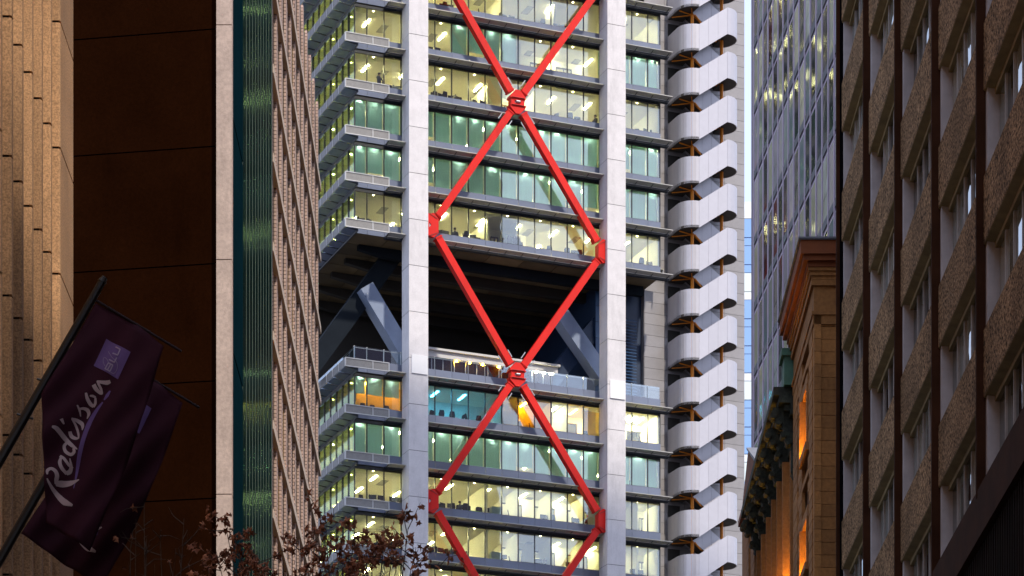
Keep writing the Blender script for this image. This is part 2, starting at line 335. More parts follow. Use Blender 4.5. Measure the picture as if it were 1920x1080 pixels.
def storey_mesh(light=True, wall='inwall', d=DEPTH):
    """floor plate, ceiling and inner core wall of one storey; local z = 0 at its shade (the head of its glass)"""
    b = MB()
    b.cur = 0; b.box(U0+.13, U1-.13, .13, SL, -.22, -.14)                # ceiling
    b.cur = 1; b.box(U0+.13, U1-.13, .13, SL, -FH+.35, -FH+.58)          # floor
    b.cur = 2; b.box(U0+5, U1-.3, d, d+.2, -FH+.58, -.22)                # core wall
    b.box(U1-.16, U1-.05, .14, SL, -FH+.58, -.22)
    return b
open_m = storey_mesh().mesh('storey', ['ceiling', 'carpet', 'inwall'])
KIND = {0:'o', 1:'m', 2:'o', 3:'b', 4:'b', 5:'o', 9:'s', 10:'b', 11:'o', 12:'o', 13:'o'}
WORD = {0:'sixth storey above the open void', 1:'fifth storey above the open void', 2:'fourth storey above the open void', 3:'third storey above the open void', 4:'second storey above the open void',
        5:'lowest storey above the open void', 9:'storey right under the terrace', 10:'second storey under the terrace', 11:'third storey under the terrace', 12:'fourth storey under the terrace', 13:'fifth storey under the terrace'}
for k, kd in KIND.items():
    z = ZS(k); S = ob('storey', open_m, T, (0, 0, z)); S['label'] = WORD[k]
    ob('window_frame', frame_m, S, (0, 0, -2.74)); ob('sun_shade', shade_m, S); ob('mesh_screen', screen_m, S); ob('side_walkway', side_m, S)
    ob('side_spandrel_rest', rest, S, (0, 0, -FH+.0)); ob('side_glazing', restg, S, (0, 0, -2.68))
    for i in range(len(edges)-1):
        a, w = edges[i], edges[i+1]-edges[i]; sx = w/PW
        o = ob('window_pane', pane_m, S, (a, 0, -2.68)); o.scale = (sx, 1, 1)
        o = ob('spandrel_panel', span_m, S, (a, 0, -FH)); o.scale = (sx, 1, 1)
        pxm = i
        bl = kd == 'b' or (kd == 'm' and (i in (6, 7, 8, 9, 15) or i >= 16)) or (kd == 's' and i <= 2)
        if bl:
            drop = random.choice((0, 0, 0, 0, .0, .0, .45, .08)) if kd != 's' else 1.1
            o = ob('roller_blind', blind_m['blind'], S, (a, .40, -2.70+drop)); o.scale = (sx, 1, (2.5-drop)/2.5)
            if random.random() > .22: ob('downlight', cdisc_m, S, (a+w/2, .205, -.212))
        elif kd in 'om' and i % 2 == 1: ob('downlight', disc_m, S, (a+w/2, .55, -.22))
    for i in range(NS):
        ob('window_pane', spane_m, S, (U0, .0+i*SP, -2.68)); ob('spandrel_panel', sspan_m, S, (U0, i*SP, -FH))
        if i % 3 == 1: ob('downlight', cdisc_m if kd == 'b' else disc_m, S, (U0+.5, i*SP+.7, -.22))
    if kd in 'om' or kd == 'b':
        du, dw = random.uniform(-.9, .9), random.uniform(-.5, .5)
        for j in range(8):
            if random.random() > .12: ob('ceiling_light', strip_m, S, (U0+1.9+du+j*3.3, (2.0 if kd != 'b' else 1.4)+dw, -.22))
            if kd != 'b' or j % 2: ob('ceiling_light', strip_m, S, (U0+1.9+du+j*3.3, 5.6+dw, -.22))
        for j in range(6):
            if kd != 'b': ob('ceiling_vent', vent_m, S, (U0+3.6+j*4.3, 2.6, -.22))
        ob('ceiling_light', strip_m, S, (U0+2.2, 10, -.22)); ob('ceiling_light', strip_m, S, (U0+2.2, 15, -.22))
    elif kd == 's':
        for u, mt in ((U0+1.6, 'orangelamp'), (U0+4.0, 'orangelamp'), (UM+.8, 'cyanlamp'), (UM+3.2, 'cyanlamp'), (UM+8.6, 'orangelamp'), (UM+13.2, 'orangelamp'), (UM+11.4, 'strip'), (U1-1.6, 'strip'), (U1-2.8, 'strip'), (U1-4.4, 'strip'), (U1-.9, 'strip'), (U1-2.2, 'strip'), (U1-3.4, 'strip')):  # extra strips by U1 added to imitate glare on the end glass
            ob('ceiling_light', MB().box(-.08, .08, 0, 1.5, -.04, -.002).mesh('ceiling_light', mt), S, (u, 1.4, -.22))
# inner rooms
def partition(k, pxa, w0, w1, frames=True):
    """a wall running into the depth at photo column pxa"""
    u = U(pxa, w0); b = MB(); b.box(u-.06, u+.06, w0, w1, -FH+.58, -.22); b.build('partition', 'inwall', T, loc=(0, 0, ZS(k)))
def backroom(k, pa, pb, w, mtl='inwall', doors=3):
    ua, ub = U(pa, w), U(pb, w); b = MB(); b.cur = 0; z0, z1 = -FH+.58, -.22
    b.box(ua, ub, w, w+.1, z0+2.35, z1)
    n = doors; st = (ub-ua)/n
    for i in range(n): b.box(ua+i*st+st*.62, ua+(i+1)*st, w, w+.1, z0, z0+2.35)
    b.cur = 1
    for i in range(n):
        for x in (ua+i*st, ua+i*st+st*.3, ua+i*st+st*.6): b.box(x, x+.05, w-.03, w+.13, z0, z0+2.38)
        b.box(ua+i*st, ua+i*st+st*.62, w-.03, w+.13, z0+2.32, z0+2.4)
    b.build('glazed_partition', [mtl, 'frame'], T, loc=(0, 0, ZS(k)))
for k, lst in {0:[940, 1040], 1:[943, 975], 2:[915, 1002], 5:[915, 968], 9:[942, 1034, 1064], 11:[913, 972, 1034, 1095, 1195], 12:[913, 972, 1034, 1095, 1195], 13:[972, 1034]}.items():
    for p in lst: partition(k, p, .5 if k > 8 else 1.6, 6 if k > 8 else 7)
for k, pa, pb, w in ((1, 945, 1090, 3.5), (2, 940, 1000, 4), (5, 920, 985, 4), (11, 940, 1125, 3.2), (12, 940, 1125, 3.2), (13, 940, 1125, 3.2), (11, 1178, 1236, 3.0), (12, 1178, 1236, 3.0), (9, 1040, 1240, 3.5), (0, 940, 1100, 5)): backroom(k, pa, pb, w)
MB().box(U(802, 4), U(942, 4), 4, 4.1, -FH+.58, -.22).build('lobby_wall', 'cabinet', T, loc=(0, 0, ZS(9)))
for pa, pb, w in ((668, 756, 2.2), (1094, 1126, 1.6), (972, 1003, 2.6)): MB().box(U(pa, w), U(pb, w), w, w+.1, -FH+.58, -.22).build('orange_wall', 'orangewall', T, loc=(0, 0, ZS(9)))
# lower body below the picture, down to the street, and the core behind
MB().box(U0+.3, U1-.3, .4, SL, .13, ZS(14)+.1).build('lower_storeys', 'plaindark', T)
MB().box(U0+.4, U1-.4, .5, SL, ZS(-1)-.5, ZS(-1)+.2).build('upper_floor_plate', 'ceiling', T)
MB().box(U0+.13, U1-.13, .13, SL, ZS(0)+.02, ZS(0)+.4).build('floor_plate', 'carpet', T)
def seg_col(u0):
    J = 3.7233; z1 = UZ(767, 62, -2)[1]
    sg = MB().box(0, 1.65, 0, 1.65, .012, J-.030).mesh('column_segment', 'concrete')
    core = MB().box(u0+.02, u0+1.63, -1.98, -.37, .13, z1+3*J).build('column', 'panelgap', T)
    for i in range(-14, 3): ob('column_segment', sg, core, (u0, -2, z1+i*J))
    return core
cl = seg_col(U(767, -2)); cr = seg_col(U(1139, -2))
for c, px, py in ((cl, 772, 699), (cr, 1144, 746)):
    u, z = UZ(px, py, -2.05); MB().box(u, u+1.36, -2.09, -2.003, z, z+1.5).build('cover_plate', 'plate', c)
# red bracing
WB = -1.25
nodeL = [UZ(810, 425, WB)[1] + 22.3*i for i in (-1, 0, 1)]; nodeM = [z-11.15 for z in nodeL] + [nodeL[-1]+11.15]
uL, uR, uM = U(808, WB), U(1130, WB), U(968, WB)
def brace(a, b):
    d = (Vector((b[0], 0, b[1]))-Vector((a[0], 0, a[1]))).normalized()
    p = Vector((a[0], WB, a[1]))+d*.95; q = Vector((b[0], WB, b[1]))-d*.95
    o = MB().bar(p, q, .56, .56, (0, 1, 0)).build('brace', 'red', T)
    e = MB()
    for c, s in ((p, 1), (q, -1)):
        c2 = c + d*s*.10; e.bar(c2-d*.035, c2+d*.035, .68, .66, (0, 1, 0))
    e.build('flange', 'red', o)
    if 60 < q.z < 130:
        for sd_ in (-1, 1):
            nrm = Vector((-d.z, 0, d.x)); MB().bar(q+nrm*sd_*.5-d*.5, q+nrm*sd_*.5-d*1.15, .07, .07).build('bracket', 'steel', o)
for zl in nodeL:
    for u in (uL, uR):
        for zm in (zl-11.15, zl+11.15): brace((u, zl), (uM, zm))
def gusset(u, z, kind):
    b = MB(); P = lambda x, y: (u+x, WB-.36, z+y)
    if kind == 'mid':
        for sg in (1, -1):
            b.cur = 0; b.prism([P(-.78, .30*sg), P(-.78, .52*sg), P(-.22, 1.08*sg), P(.22, 1.08*sg), P(.78, .52*sg), P(.78, .30*sg), P(.30, .12*sg), P(-.30, .12*sg)], (0, .72, 0))
            b.box(u-.82, u+.82, WB-.42, WB+.4, z+(.30*sg if sg > 0 else -.38), z+(.38 if sg > 0 else -.30))
        b.box(u-.66, u-.30, WB-.34, WB+.34, z-.3, z+.3); b.box(u+.30, u+.66, WB-.34, WB+.34, z-.3, z+.3)
        b.cur = 1; b.tube([(u-.2, WB-.40, z), (u+.2, WB-.40, z)], .10, 10); b.box(u-.29, u+.29, WB-.2, WB+.3, z-.11, z+.11)
        b.cur = 2; b.tube([(u-.62, WB-.44, z+.34), (u+.62, WB-.44, z+.34)], .04, 6); b.tube([(u-.62, WB-.44, z-.34), (u+.62, WB-.44, z-.34)], .04, 6)
    else:
        s = 1 if kind == 'left' else -1
        b.cur = 0; b.prism([P(-.45*s, .95), P(.16*s, 1.10), P(.62*s, .62), P(.62*s, -.62), P(.16*s, -1.10), P(-.45*s, -.95), P(-.45*s, -.42), P(-.12*s, 0), P(-.45*s, .42)], (0, .72, 0))
        b.box(u-.5*s if s > 0 else u+.34, u-.34*s if s > 0 else u+.5, WB-.4, WB+.4, z-1.0, z+1.0)
        b.cur = 1; b.tube([(u-.3*s, WB-.3, z), (u-.3*s, WB+.3, z)], .16, 10)
        b.cur = 2; b.bar((u-.3*s, WB-.38, z+1.0), (u+.5*s, WB-.38, z+.62), .05, .05); b.bar((u-.3*s, WB-.38, z-1.0), (u+.5*s, WB-.38, z-.62), .05, .05)
    b.v = [(u+(x-u)*.86, y, z+(q-z)*.90) for x, y, q in b.v]
    b.build('gusset_node', ['red', 'steel', 'darkred'], T)
for z in nodeL: gusset(uL, z, 'left'); gusset(uR, z, 'right')
for z in nodeM: gusset(uM, z, 'mid')
# open void: soffit, beams, struts, terrace
zso = ZS(6)                                            # level of the soffit's edge shade
ob('sun_shade', shade_m, T, (0, 0, zso)); ob('mesh_screen', screen_m, T, (0, 0, zso)); ob('side_walkway', side_m, T, (0, 0, zso))
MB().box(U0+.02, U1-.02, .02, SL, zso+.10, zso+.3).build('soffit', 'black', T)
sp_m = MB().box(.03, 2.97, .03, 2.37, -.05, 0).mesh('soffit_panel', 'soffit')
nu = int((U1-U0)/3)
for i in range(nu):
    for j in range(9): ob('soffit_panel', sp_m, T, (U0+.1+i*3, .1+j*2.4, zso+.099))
for w, m_ in ((2.3, 'shadowbeam'), (5.6, 'black'), (9.0, 'black'), (12.4, 'black'), (15.8, 'black')):
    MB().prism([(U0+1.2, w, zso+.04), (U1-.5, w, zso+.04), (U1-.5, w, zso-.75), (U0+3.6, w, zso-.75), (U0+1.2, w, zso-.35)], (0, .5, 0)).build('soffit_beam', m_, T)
zt = ZS(9)+1.0                                          # terrace parapet top
def strut(pa, ya, wa, pb, yb, wb, mtl, wd_=1.25):
    a = UZ(pa, ya, wa); b = UZ(pb, yb, wb)
    MB().bar((a[0], wa, a[1]), (b[0], wb, b[1]), wd_, 1.3, (0, 1, 0)).build('strut', mtl, T)
strut(775, 425, 4.0, 570, 705, 4.0, 'shadowbeam', 1.5)
strut(683, 540, 3.0, 772, 690, 3.0, 'strut')
strut(1048, 590, 3.0, 1132, 712, 3.0, 'strut')
strut(1300, 395, 4.5, 1010, 740, 4.5, 'navy', 1.4)
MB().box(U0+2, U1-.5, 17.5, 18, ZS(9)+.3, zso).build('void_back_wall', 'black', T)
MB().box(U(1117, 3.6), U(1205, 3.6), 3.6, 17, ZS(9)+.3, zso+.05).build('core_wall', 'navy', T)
bp = MB(); ua, ub = U(1117, 3.5), U(1127, 3.5)
for j in range(7): MB().box(ua, ub, 3.5, 3.58, ZS(9)+1.4+j*1.35, ZS(9)+2.7+j*1.35).build('core_panel', 'louvre', T)
ls_m = MB().prism([(0, 0, 0), (0, .2, .13), (0, .2, .16), (0, 0, .03)], (1, 0, 0)).mesh('louvre_slat', 'louvre')
ua, ub = U(1171, 2.9), U(1194, 2.9)
for j in range(26): o = ob('louvre_slat', ls_m, T, (ua, 2.9, ZS(9)+1.6+j*.27)); o.scale = (ub-ua, 1, 1)
MB().box(U0+.15, U1-.05, .13, SL, ZS(9)+.02, ZS(9)+.4).build('terrace_deck', 'paving', T)
for i in range(len(edges)-1):
    o = ob('spandrel_panel', span_m, T, (edges[i], 0, ZS(9)+.02)); o.scale = ((edges[i+1]-edges[i])/PW, 1, 1)
for i in range(NS+6): ob('spandrel_panel', sspan_m, T, (U0, i*SP, ZS(9)+.02))
rp_m = MB().box(.03, PW-.03, 0, .025, 0, 1.05).mesh('balustrade_pane', 'rail_glass')
pr = MB(); pr.box(-.025, .025, .02, .10, 0, 1.12); pr.box(-.05, .05, -.0, .14, 1.05, 1.1); post_m = pr.mesh('balustrade_post', 'whiteframe')
for i in range(len(edges)-1):
    o = ob('balustrade_pane', rp_m, T, (edges[i], .1, zt+.04)); o.scale = ((edges[i+1]-edges[i])/PW, 1, 1)
    ob('balustrade_post', post_m, T, (edges[i]+.05, .14, zt+.02))
MB().box(U0, U1, .2, .24, zt+1.0, zt+1.05).box(U0+.1, U0+.14, .2, SL, zt+1.0, zt+1.05).build('handrail', 'steel', T)
sp2 = MB().box(0, .025, .03, SP-.03, 0, 1.05).mesh('side_balustrade_pane', 'rail_glass')
for i in range(NS+6): ob('balustrade_pane', sp2, T, (U0+.05, i*SP, zt+.04))
ua, ub = U(790, 3.2), U(1046, 3.2); zb = UZ(802, 655, 3.2)[1]
pv = MB(); pv.cur = 0; pv.box(ua, ub, 3.2, 9, zb-.55, zb); pv.box(ua-.2, ub+.15, 3.0, 9.2, zb-.02, zb+.16)
pv.cur = 1; pv.box(ua, ub-.3, 3.6, 3.7, zt, zb-.55)
pv.cur = 2
for i in range(12): pv.box(ua+i*1.0, ua+i*1.0+.07, 3.5, 3.62, zt, zb-.55)
pv.build('terrace_pavilion', ['whiteframe', 'slat', 'steel'], T)
for i, px in enumerate((856, 880, 905, 935, 1005, 1020, 1033)): ob('pavilion_lamp', MB().tube([(0,0,-.06), (0,0,0)], .13, 8).mesh('pavilion_lamp', 'strip' if i > 3 else 'orangelamp'), T, (U(px, 3.3), 3.3, zb-.60))
# grey panel core behind the stair
WC = 3.0; ua, ub = U(1208, WC), U(1396, WC)
MB().box(ua+.03, ub-.03, WC+.08, WC+7, .13, ZS(-2)).build('stair_core', 'panelgap', T)
ncol = 5; pw = (ub-ua)/ncol; ph = .93
cp_m = MB().box(.012, pw-.012, 0, .14, .012, ph-.012).mesh('core_panel', 'panel')
z = ZS(14)
row = 0
while z < ZS(-2)-1:
    for c in range(ncol):
        if c in (0, 1, 2, 3, 4): ob('core_panel', cp_m, T, (ua+c*pw, WC, z))
    z += ph; row += 1
ret = MB()
for j in range(40): ret.box(ua-.02, ua+.06, WC+.1, WC+6.9, ZS(9)+.3+j*ph*.5, ZS(9)+.3+j*ph*.5+ph*.48) if j < 28 else None
ret.build('core_return', 'panel', T)
# outside stair
R_ = 1.45; wc = R_-.35; uF0, uF1 = U(1311, -.35), U(1364, -.35); uLd = uF0-.62; HB = 2.25
def zst(k): return UZ(1310, 95, -.35)[1] - FH*k
uS_ = U(1252, 2.9); rA = uF0-uS_; pathL = []            # the left landing: front corner arc, then straight back to the wall
for t in range(9): a = math.pi/2 + math.pi/2*t/8; pathL.append((uF0 + rA*math.cos(a), -.35+rA - rA*math.sin(a), 0))
for t in range(1, 5): pathL.append((uS_, -.35+rA + (2.9+.35-rA)*t/4, 0))
pathR = []
for t in range(13): a = math.pi/2 - math.pi*t/12; pathR.append((uF1 + R_*math.cos(a), wc - R_*math.sin(a)))
def panel_strip(pts, name):
    """balustrade panel following plan points (u, w, z of its lower edge)"""
    b = MB(); n = len(pts); V = []
    for i, (u, w, zz) in enumerate(pts):
        a = Vector(pts[max(i-1, 0)][:2]); c = Vector(pts[min(i+1, n-1)][:2]); d = (c-a).normalized(); nr = Vector((d.y, -d.x))*.06
        for q in (0, 1):
            for h in (0, HB): V.append((u-nr.x*q, w-nr.y*q, zz+h))
    Fc = []
    for i in range(n-1):
        o = i*4; Fc += [(o, o+4, o+5, o+1), (o+2, o+3, o+7, o+6), (o, o+2, o+6, o+4), (o+1, o+5, o+7, o+3)]
    Fc += [(0, 1, 3, 2), ((n-1)*4, (n-1)*4+2, (n-1)*4+3, (n-1)*4+1)]
    b.add(V, Fc); return smooth_flat(b.mesh(name, 'stair'))
def smooth_flat(me): return me
def cut(pts, n):
    """split a polyline into n panels with 12 mm joints"""
    L = [0]
    for a, b in zip(pts, pts[1:]): L.append(L[-1] + (Vector(b)-Vector(a)).length)
    def at(s):
        for i in range(len(L)-1):
            if s <= L[i+1] or i == len(L)-2:
                f = (s-L[i])/max(L[i+1]-L[i], 1e-6); return tuple(Vector(pts[i]).lerp(Vector(pts[i+1]), f))
    out = []
    for j in range(n):
        s0, s1 = L[-1]*j/n+.008, L[-1]*(j+1)/n-.008
        out.append([at(s0)] + [pts[i] for i in range(len(L)) if s0+.02 < L[i] < s1-.02] + [at(s1)])
    return out
H2 = FH/2
def dens(a, b, n=6): return [tuple(Vector(a).lerp(Vector(b), i/n)) for i in range(n+1)]
land = pathL
panels = [panel_strip(c, 'balustrade_panel') for c in cut(land[::-1], 6)]
panels += [panel_strip(c, 'balustrade_panel') for c in cut(dens((uF0, pathL[0][1], 0), (uF1, pathL[0][1], H2)), 3)]
panels += [panel_strip(c, 'balustrade_panel') for c in cut([(u, w, H2) for u, w in pathR], 4)]
panels += [panel_strip(c, 'balustrade_panel') for c in cut(dens((uF1, pathR[-1][1], H2), (uF0, pathR[-1][1], FH)), 3)]
for me in panels: smooth(me) if False else None
inner = [panel_strip(c, 'inner_balustrade') for c in cut(dens((uF1, wc-.12, H2), (uF0, wc-.12, FH)), 3)]
fl = MB(); wi, wo_ = wc-.1, pathL[0][1]+.05; wb_ = pathR[-1][1]-.05
fl.cur = 0
fl.prism(pathL + [(uF0, 2.9, 0)], (0, 0, .2))
fl.prism([(u, w+.01*(w < wc)-.01*(w > wc), H2+.03) for u, w in pathR[::-1]] + [(uF1, wo_, H2+.03), (uF1, wb_, H2+.03)], (0, 0, .2))
fl.prism([(uF0, wo_, .16), (uF1, wo_, H2+.16), (uF1, wo_, H2+.34), (uF0, wo_, .34)], (0, wi-wo_, 0))
fl.prism([(uF1, wc+.1, H2+.16), (uF0, wc+.1, FH+.16), (uF0, wc+.1, FH+.34), (uF1, wc+.1, H2+.34)], (0, wb_-wc-.1, 0))
fl.cur = 1
fl.bar((uF0, wo_, .06), (uF1, wo_, H2+.06), .05, .08); fl.bar((uF1, wc+.1, H2+.05), (uF0, wc+.1, FH+.05), .10, .12)
pu = U(1298, wc)
for tu, tw_, tz in ((uS_+.1, 2.3, -.05), (uS_+.15, .9, -.05), (pu-.5, wo_+.5, -.03)): fl.bar((pu, wc, -.12), (tu, tw_, tz), .07, .08)
fl.bar((pu, wc-.1, .08), (uF0+.75, wc-.25, -.75), .09, .10)
fl.bar((uF1-.35, wc, H2-.10), (uF1-1.1, wc-.6, H2-.42), .10, .14)
flight_m = fl.mesh('stair_flight', ['stairdark', 'orange'])
for k in range(-1, 14):
    fo = ob('stair_flight', flight_m, T, (0, 0, zst(k)))
    for me in panels: ob('balustrade_panel', me, fo)
    for me in inner: ob('inner_balustrade', me, fo)
    MB().box(U(1252, 2.9)+.05, U(1275, 2.9), 2.93, 2.98, 2.4, 3.4).build('stair_doorway', 'black', fo)
for u in (pu, U(1353, wc)): MB().tube([(u, wc, ZS(14)-2), (u, wc, ZS(-2))], .15, 10).build('stair_pole', 'orange', T)
# ------------------------------------------------------------------ furniture and people inside the tower
def tw(u, w, z): return Vector((OX + u*UX - w*UY, OY + u*UY + w*UX, z))
ch_seat = MB().box(-.24, .24, -.24, .24, .44, .52).mesh('seat', 'chair'); cb = MB(); cb.prism([(-.22, .2, .58), (.22, .2, .58), (.24, .27, .85), (.18, .32, 1.12), (-.18, .32, 1.12), (-.24, .27, .85)], (0, .06, 0)); ch_back = cb.mesh('backrest', 'chair')
cbz = MB().tube([(0, 0, .04), (0, 0, .45)], .03, 6)
for i in range(5): a = i*2*math.pi/5; cbz.bar((0, 0, .07), (.28*math.cos(a), .28*math.sin(a), .04), .05, .05)
ch_base = cbz.mesh('chair_base', 'deskleg')
dk_top = MB().box(-.8, .8, -.35, .35, .70, .74).mesh('desk_top', 'desk'); dk_leg = MB().box(-.03, .03, -.32, .32, 0, .70).mesh('leg', 'deskleg')
mo_s = MB().box(-.28, .28, -.02, .02, .14, .50).mesh('screen', 'screen'); mo_b = MB().box(-.03, .03, 0, .05, .02, .2).box(-.12, .12, -.08, .08, 0, .02).mesh('stand', 'deskleg')
def bay(px): return 'in the corner bay' if px < 757 else 'in the bay by the outside stair' if px > 1130 else 'behind the bracing' if 900 < px < 1040 else 'between the columns'
def chair(p, rz, k, px):
    o = thing('office_chair', f'black office chair {bay(px)}, {WORD[k]}', 'chair', p, rz, f'office chairs {bay(px)} on the {WORD[k]}')
    ob('seat', ch_seat, o); ob('backrest', ch_back, o); ob('chair_base', ch_base, o)
def desk(p, rz, k, px):
    o = thing('office_desk', f'pale office desk {bay(px)}, {WORD[k]}', 'desk', p, rz, f'desks {bay(px)} on the {WORD[k]}')
    ob('desk_top', dk_top, o); ob('leg', dk_leg, o, (-.74, 0, 0)); ob('leg', dk_leg, o, (.74, 0, 0))
def monitor(p, rz, k, px):
    o = thing('computer_monitor', f'dark computer monitor {bay(px)}, {WORD[k]}', 'monitor', p, rz, f'monitors {bay(px)} on the {WORD[k]}')
    ob('screen', mo_s, o); ob('stand', mo_b, o)
def person(p, rz, label, stand=False):
    """one continuous skinned body, seated or standing"""
    J = {'pel':(0,0,.55), 'chest':(0,.02,.95), 'neck':(0,.0,1.12), 'head':(0,-.03,1.28), 'top':(0,-.02,1.40), 'ls':(-.19,.0,1.05), 'le':(-.25,-.14,.82), 'lh':(-.16,-.40,.80), 'rs':(.19,.0,1.05), 're':(.25,-.14,.82), 'rh':(.16,-.40,.80),
         'lk':(-.11,-.44,.52), 'lf':(-.11,-.42,.08), 'lt':(-.11,-.58,.05), 'rk':(.11,-.44,.52), 'rf':(.11,-.42,.08), 'rt':(.11,-.58,.05)}
    if stand:
        up = .42
        for k in ('pel', 'chest', 'neck', 'head', 'top', 'ls', 'le', 'lh', 'rs', 're', 'rh'): J[k] = (J[k][0], J[k][1], J[k][2]+up)
        for s_, x in (('l', -.1), ('r', .1)): J[s_+'k'] = (x, -.03, .5); J[s_+'f'] = (x, 0, .08); J[s_+'t'] = (x, -.16, .05); J[s_+'h'] = (2.4*x, -.16, .95)
    R0 = dict(pel=.16, chest=.17, neck=.06, head=.10, top=.07, ls=.075, le=.05, lh=.04, rs=.075, re=.05, rh=.04, lk=.075, lf=.05, lt=.035, rk=.075, rf=.05, rt=.035)
    K = list(J); E_ = [('pel','chest'),('chest','neck'),('neck','head'),('head','top'),('chest','ls'),('ls','le'),('le','lh'),('chest','rs'),('rs','re'),('re','rh'),('pel','lk'),('lk','lf'),('lf','lt'),('pel','rk'),('rk','rf'),('rf','rt')]
    me = bpy.data.meshes.new('person'); me.from_pydata([J[k] for k in K], [(K.index(a), K.index(b)) for a, b in E_], [])
    o = bpy.data.objects.new('person', me); COL.objects.link(o)
    md = o.modifiers.new('skin', 'SKIN'); o.modifiers.new('sub', 'SUBSURF').levels = 1
    for i, k in enumerate(K): me.skin_vertices[0].data[i].radius = (R0[k],)*2; me.skin_vertices[0].data[i].use_root = (k == 'pel')
    me2 = bpy.data.meshes.new_from_object(o.evaluated_get(bpy.context.evaluated_depsgraph_get())); bpy.data.objects.remove(o)
    me2.materials.clear(); me2.materials.append(M['shirt']); me2.materials.append(M['skin'])
    zh = J['neck'][2]+.04
    for pl in me2.polygons: pl.material_index = 1 if pl.center.z > zh or (pl.center.y < -.3 and pl.center.z > .75) else 0; pl.use_smooth = True
    b = ob('person', me2, None, p, label, 'person', rot=(0, 0, rz))
    h = MB(); c = J['head']; rings = 5
    for i in range(rings):
        pass
    bm = bmesh.new(); bmesh.ops.create_icosphere(bm, subdivisions=2, radius=.118); hv = bpy.data.meshes.new('hair')
    for v in bm.verts: v.co.y = v.co.y*1.1+.035; v.co.z = v.co.z*.9+.06
    bm.to_mesh(hv); bm.free(); hv.materials.append(M['chair']); ob('hair', hv, b, c)
def FL(k): return ZS(k)-FH+.58
for k, pxs in {0:[830, 905, 945, 1015, 1042, 1085, 690, 715], 1:[806, 690], 2:[812, 830, 846, 864, 890, 1040, 1068, 700, 730, 1195, 1210], 5:[822, 850, 872, 900, 960, 1030, 1062, 1085, 678, 1200, 1215], 9:[805, 826, 848, 862, 880, 897, 980, 1000, 1100, 680, 700, 728, 1190, 1205], 10:[1181],
               11:[830, 848, 862, 870, 900, 960, 1018, 1036, 1080, 680, 700, 722, 735, 1190], 12:[812, 832, 850, 866, 930, 962, 1010, 1028, 1066, 700, 722, 738, 1186], 13:[812, 830, 860, 900, 700, 730]}.items():
    for i, px in enumerate(pxs):
        w = .75+.5*random.random(); z = FL(k); r = random.random()
        chair(tw(U(px, w), w, z), ROT+random.choice((0, math.pi, 1.4, -1.2))+random.uniform(-.4, .4), k, px)
        if i % 2 == 0 and k != 9:
            u = U(px+10, 1.6); desk(tw(u, 1.55, z), ROT, k, px); monitor(tw(u+.1, 1.35, z+.74), ROT+random.uniform(-.5, .5), k, px); monitor(tw(u-.55, 1.4, z+.74), ROT+random.uniform(-.5, .5), k, px)
person(tw(U(853, .9), .9, FL(5)), ROT+2.6, 'person in dark clothes seated at a desk on the lowest storey above the open void')
person(tw(U(862, 1.0), 1.0, FL(11)), ROT+2.2, 'person in dark clothes seated at a desk on the third storey under the terrace')
person(tw(U(1116, .8), .8, FL(2)), ROT-1.4, 'person seated at the glass beside the concrete column, fourth storey above the void')
person(tw(U(711, .8), .8, FL(2)), ROT+.5, 'person in dark clothes standing in the corner office, fourth storey above the void', True)
for k in (11, 12):
    u = U(929, 1.0); o = thing('cupboard', f'pale cupboard standing beside a partition on the {WORD[k]}', 'cupboard', tw(u, 1.0, FL(k)), ROT)
    MB().box(-.45, .45, -.25, .25, 0, 1.25).build('cabinet_body', 'cabinet', o); MB().box(-.44, -.01, -.27, -.252, .05, 1.2).build('door', 'cabinet', o); MB().box(.01, .44, -.27, -.252, .05, 1.2).build('door', 'cabinet', o)
u = U(888, .8); MB().box(-.6, .6, -.2, .2, 0, .04).box(-.6, .6, -.2, -.17, .04, .22).box(-.6, .6, .17, .2, .04, .22).box(-.6, -.57, -.17, .17, .04, .22).box(.57, .6, -.17, .17, .04, .22).build('green_tray', 'greenbox', None, loc=tw(u, .8, FL(11)+.42), rot=(0, 0, ROT), label='bright green tray on the window sill, third storey under the terrace', cat='tray')
o = thing('coat_rack', 'coat rack hung with dark coats on the lowest storey above the open void', 'coat rack', tw(U(962, 1.4), 1.4, FL(5)), ROT)
MB().bar((-.7, 0, 1.7), (.7, 0, 1.7), .04, .04).bar((-.7, 0, 0), (-.7, 0, 1.7), .04, .04).bar((.7, 0, 0), (.7, 0, 1.7), .04, .04).bar((-.7, -.25, .02), (-.7, .25, .02), .04, .04).bar((.7, -.25, .02), (.7, .25, .02), .04, .04).build('rack_frame', 'steel', o)
for i in range(5): MB().prism([(-.45+i*.22, -.18, .75), (-.45+i*.22, .18, .75), (-.45+i*.22, .2, 1.5), (-.45+i*.22, .03, 1.66), (-.45+i*.22, -.03, 1.66), (-.45+i*.22, -.2, 1.5)], (.13, 0, 0)).build('coat', ['coat', 'shirt', 'skin'][i % 3] if i != 2 else 'coat', o)
# ------------------------------------------------------------------ far blue glass tower in the gap
FB = thing('glass_tower', 'distant blue glass tower with white floor bands in the gap beside the grey core', 'tower', (XZ(1401, 420), 420, 0))
zt_ = HZ(395, 420); MB().box(-6, 8, .3, 16, .0, zt_-1).build('body', 'farwhite', FB)
for j in range(18):
    for c in range(5): MB().box(-5.9+c*2.75, -3.25+c*2.75, .05, .3, zt_-3.6-j*3.7, zt_-1.1-j*3.7).build('window', 'farblue' if j < 9 and (c+j) % 4 else 'farlit', FB)
    MB().box(-6, 8, 0, .28, zt_-1.05-j*3.7, zt_-.05-j*3.7).build('floor_band', 'farblue' if j % 3 else 'farwhite', FB)
MB().box(-5, 3, 1, 8, zt_-1, zt_+1.6).build('roof_plant', 'farwhite', FB)
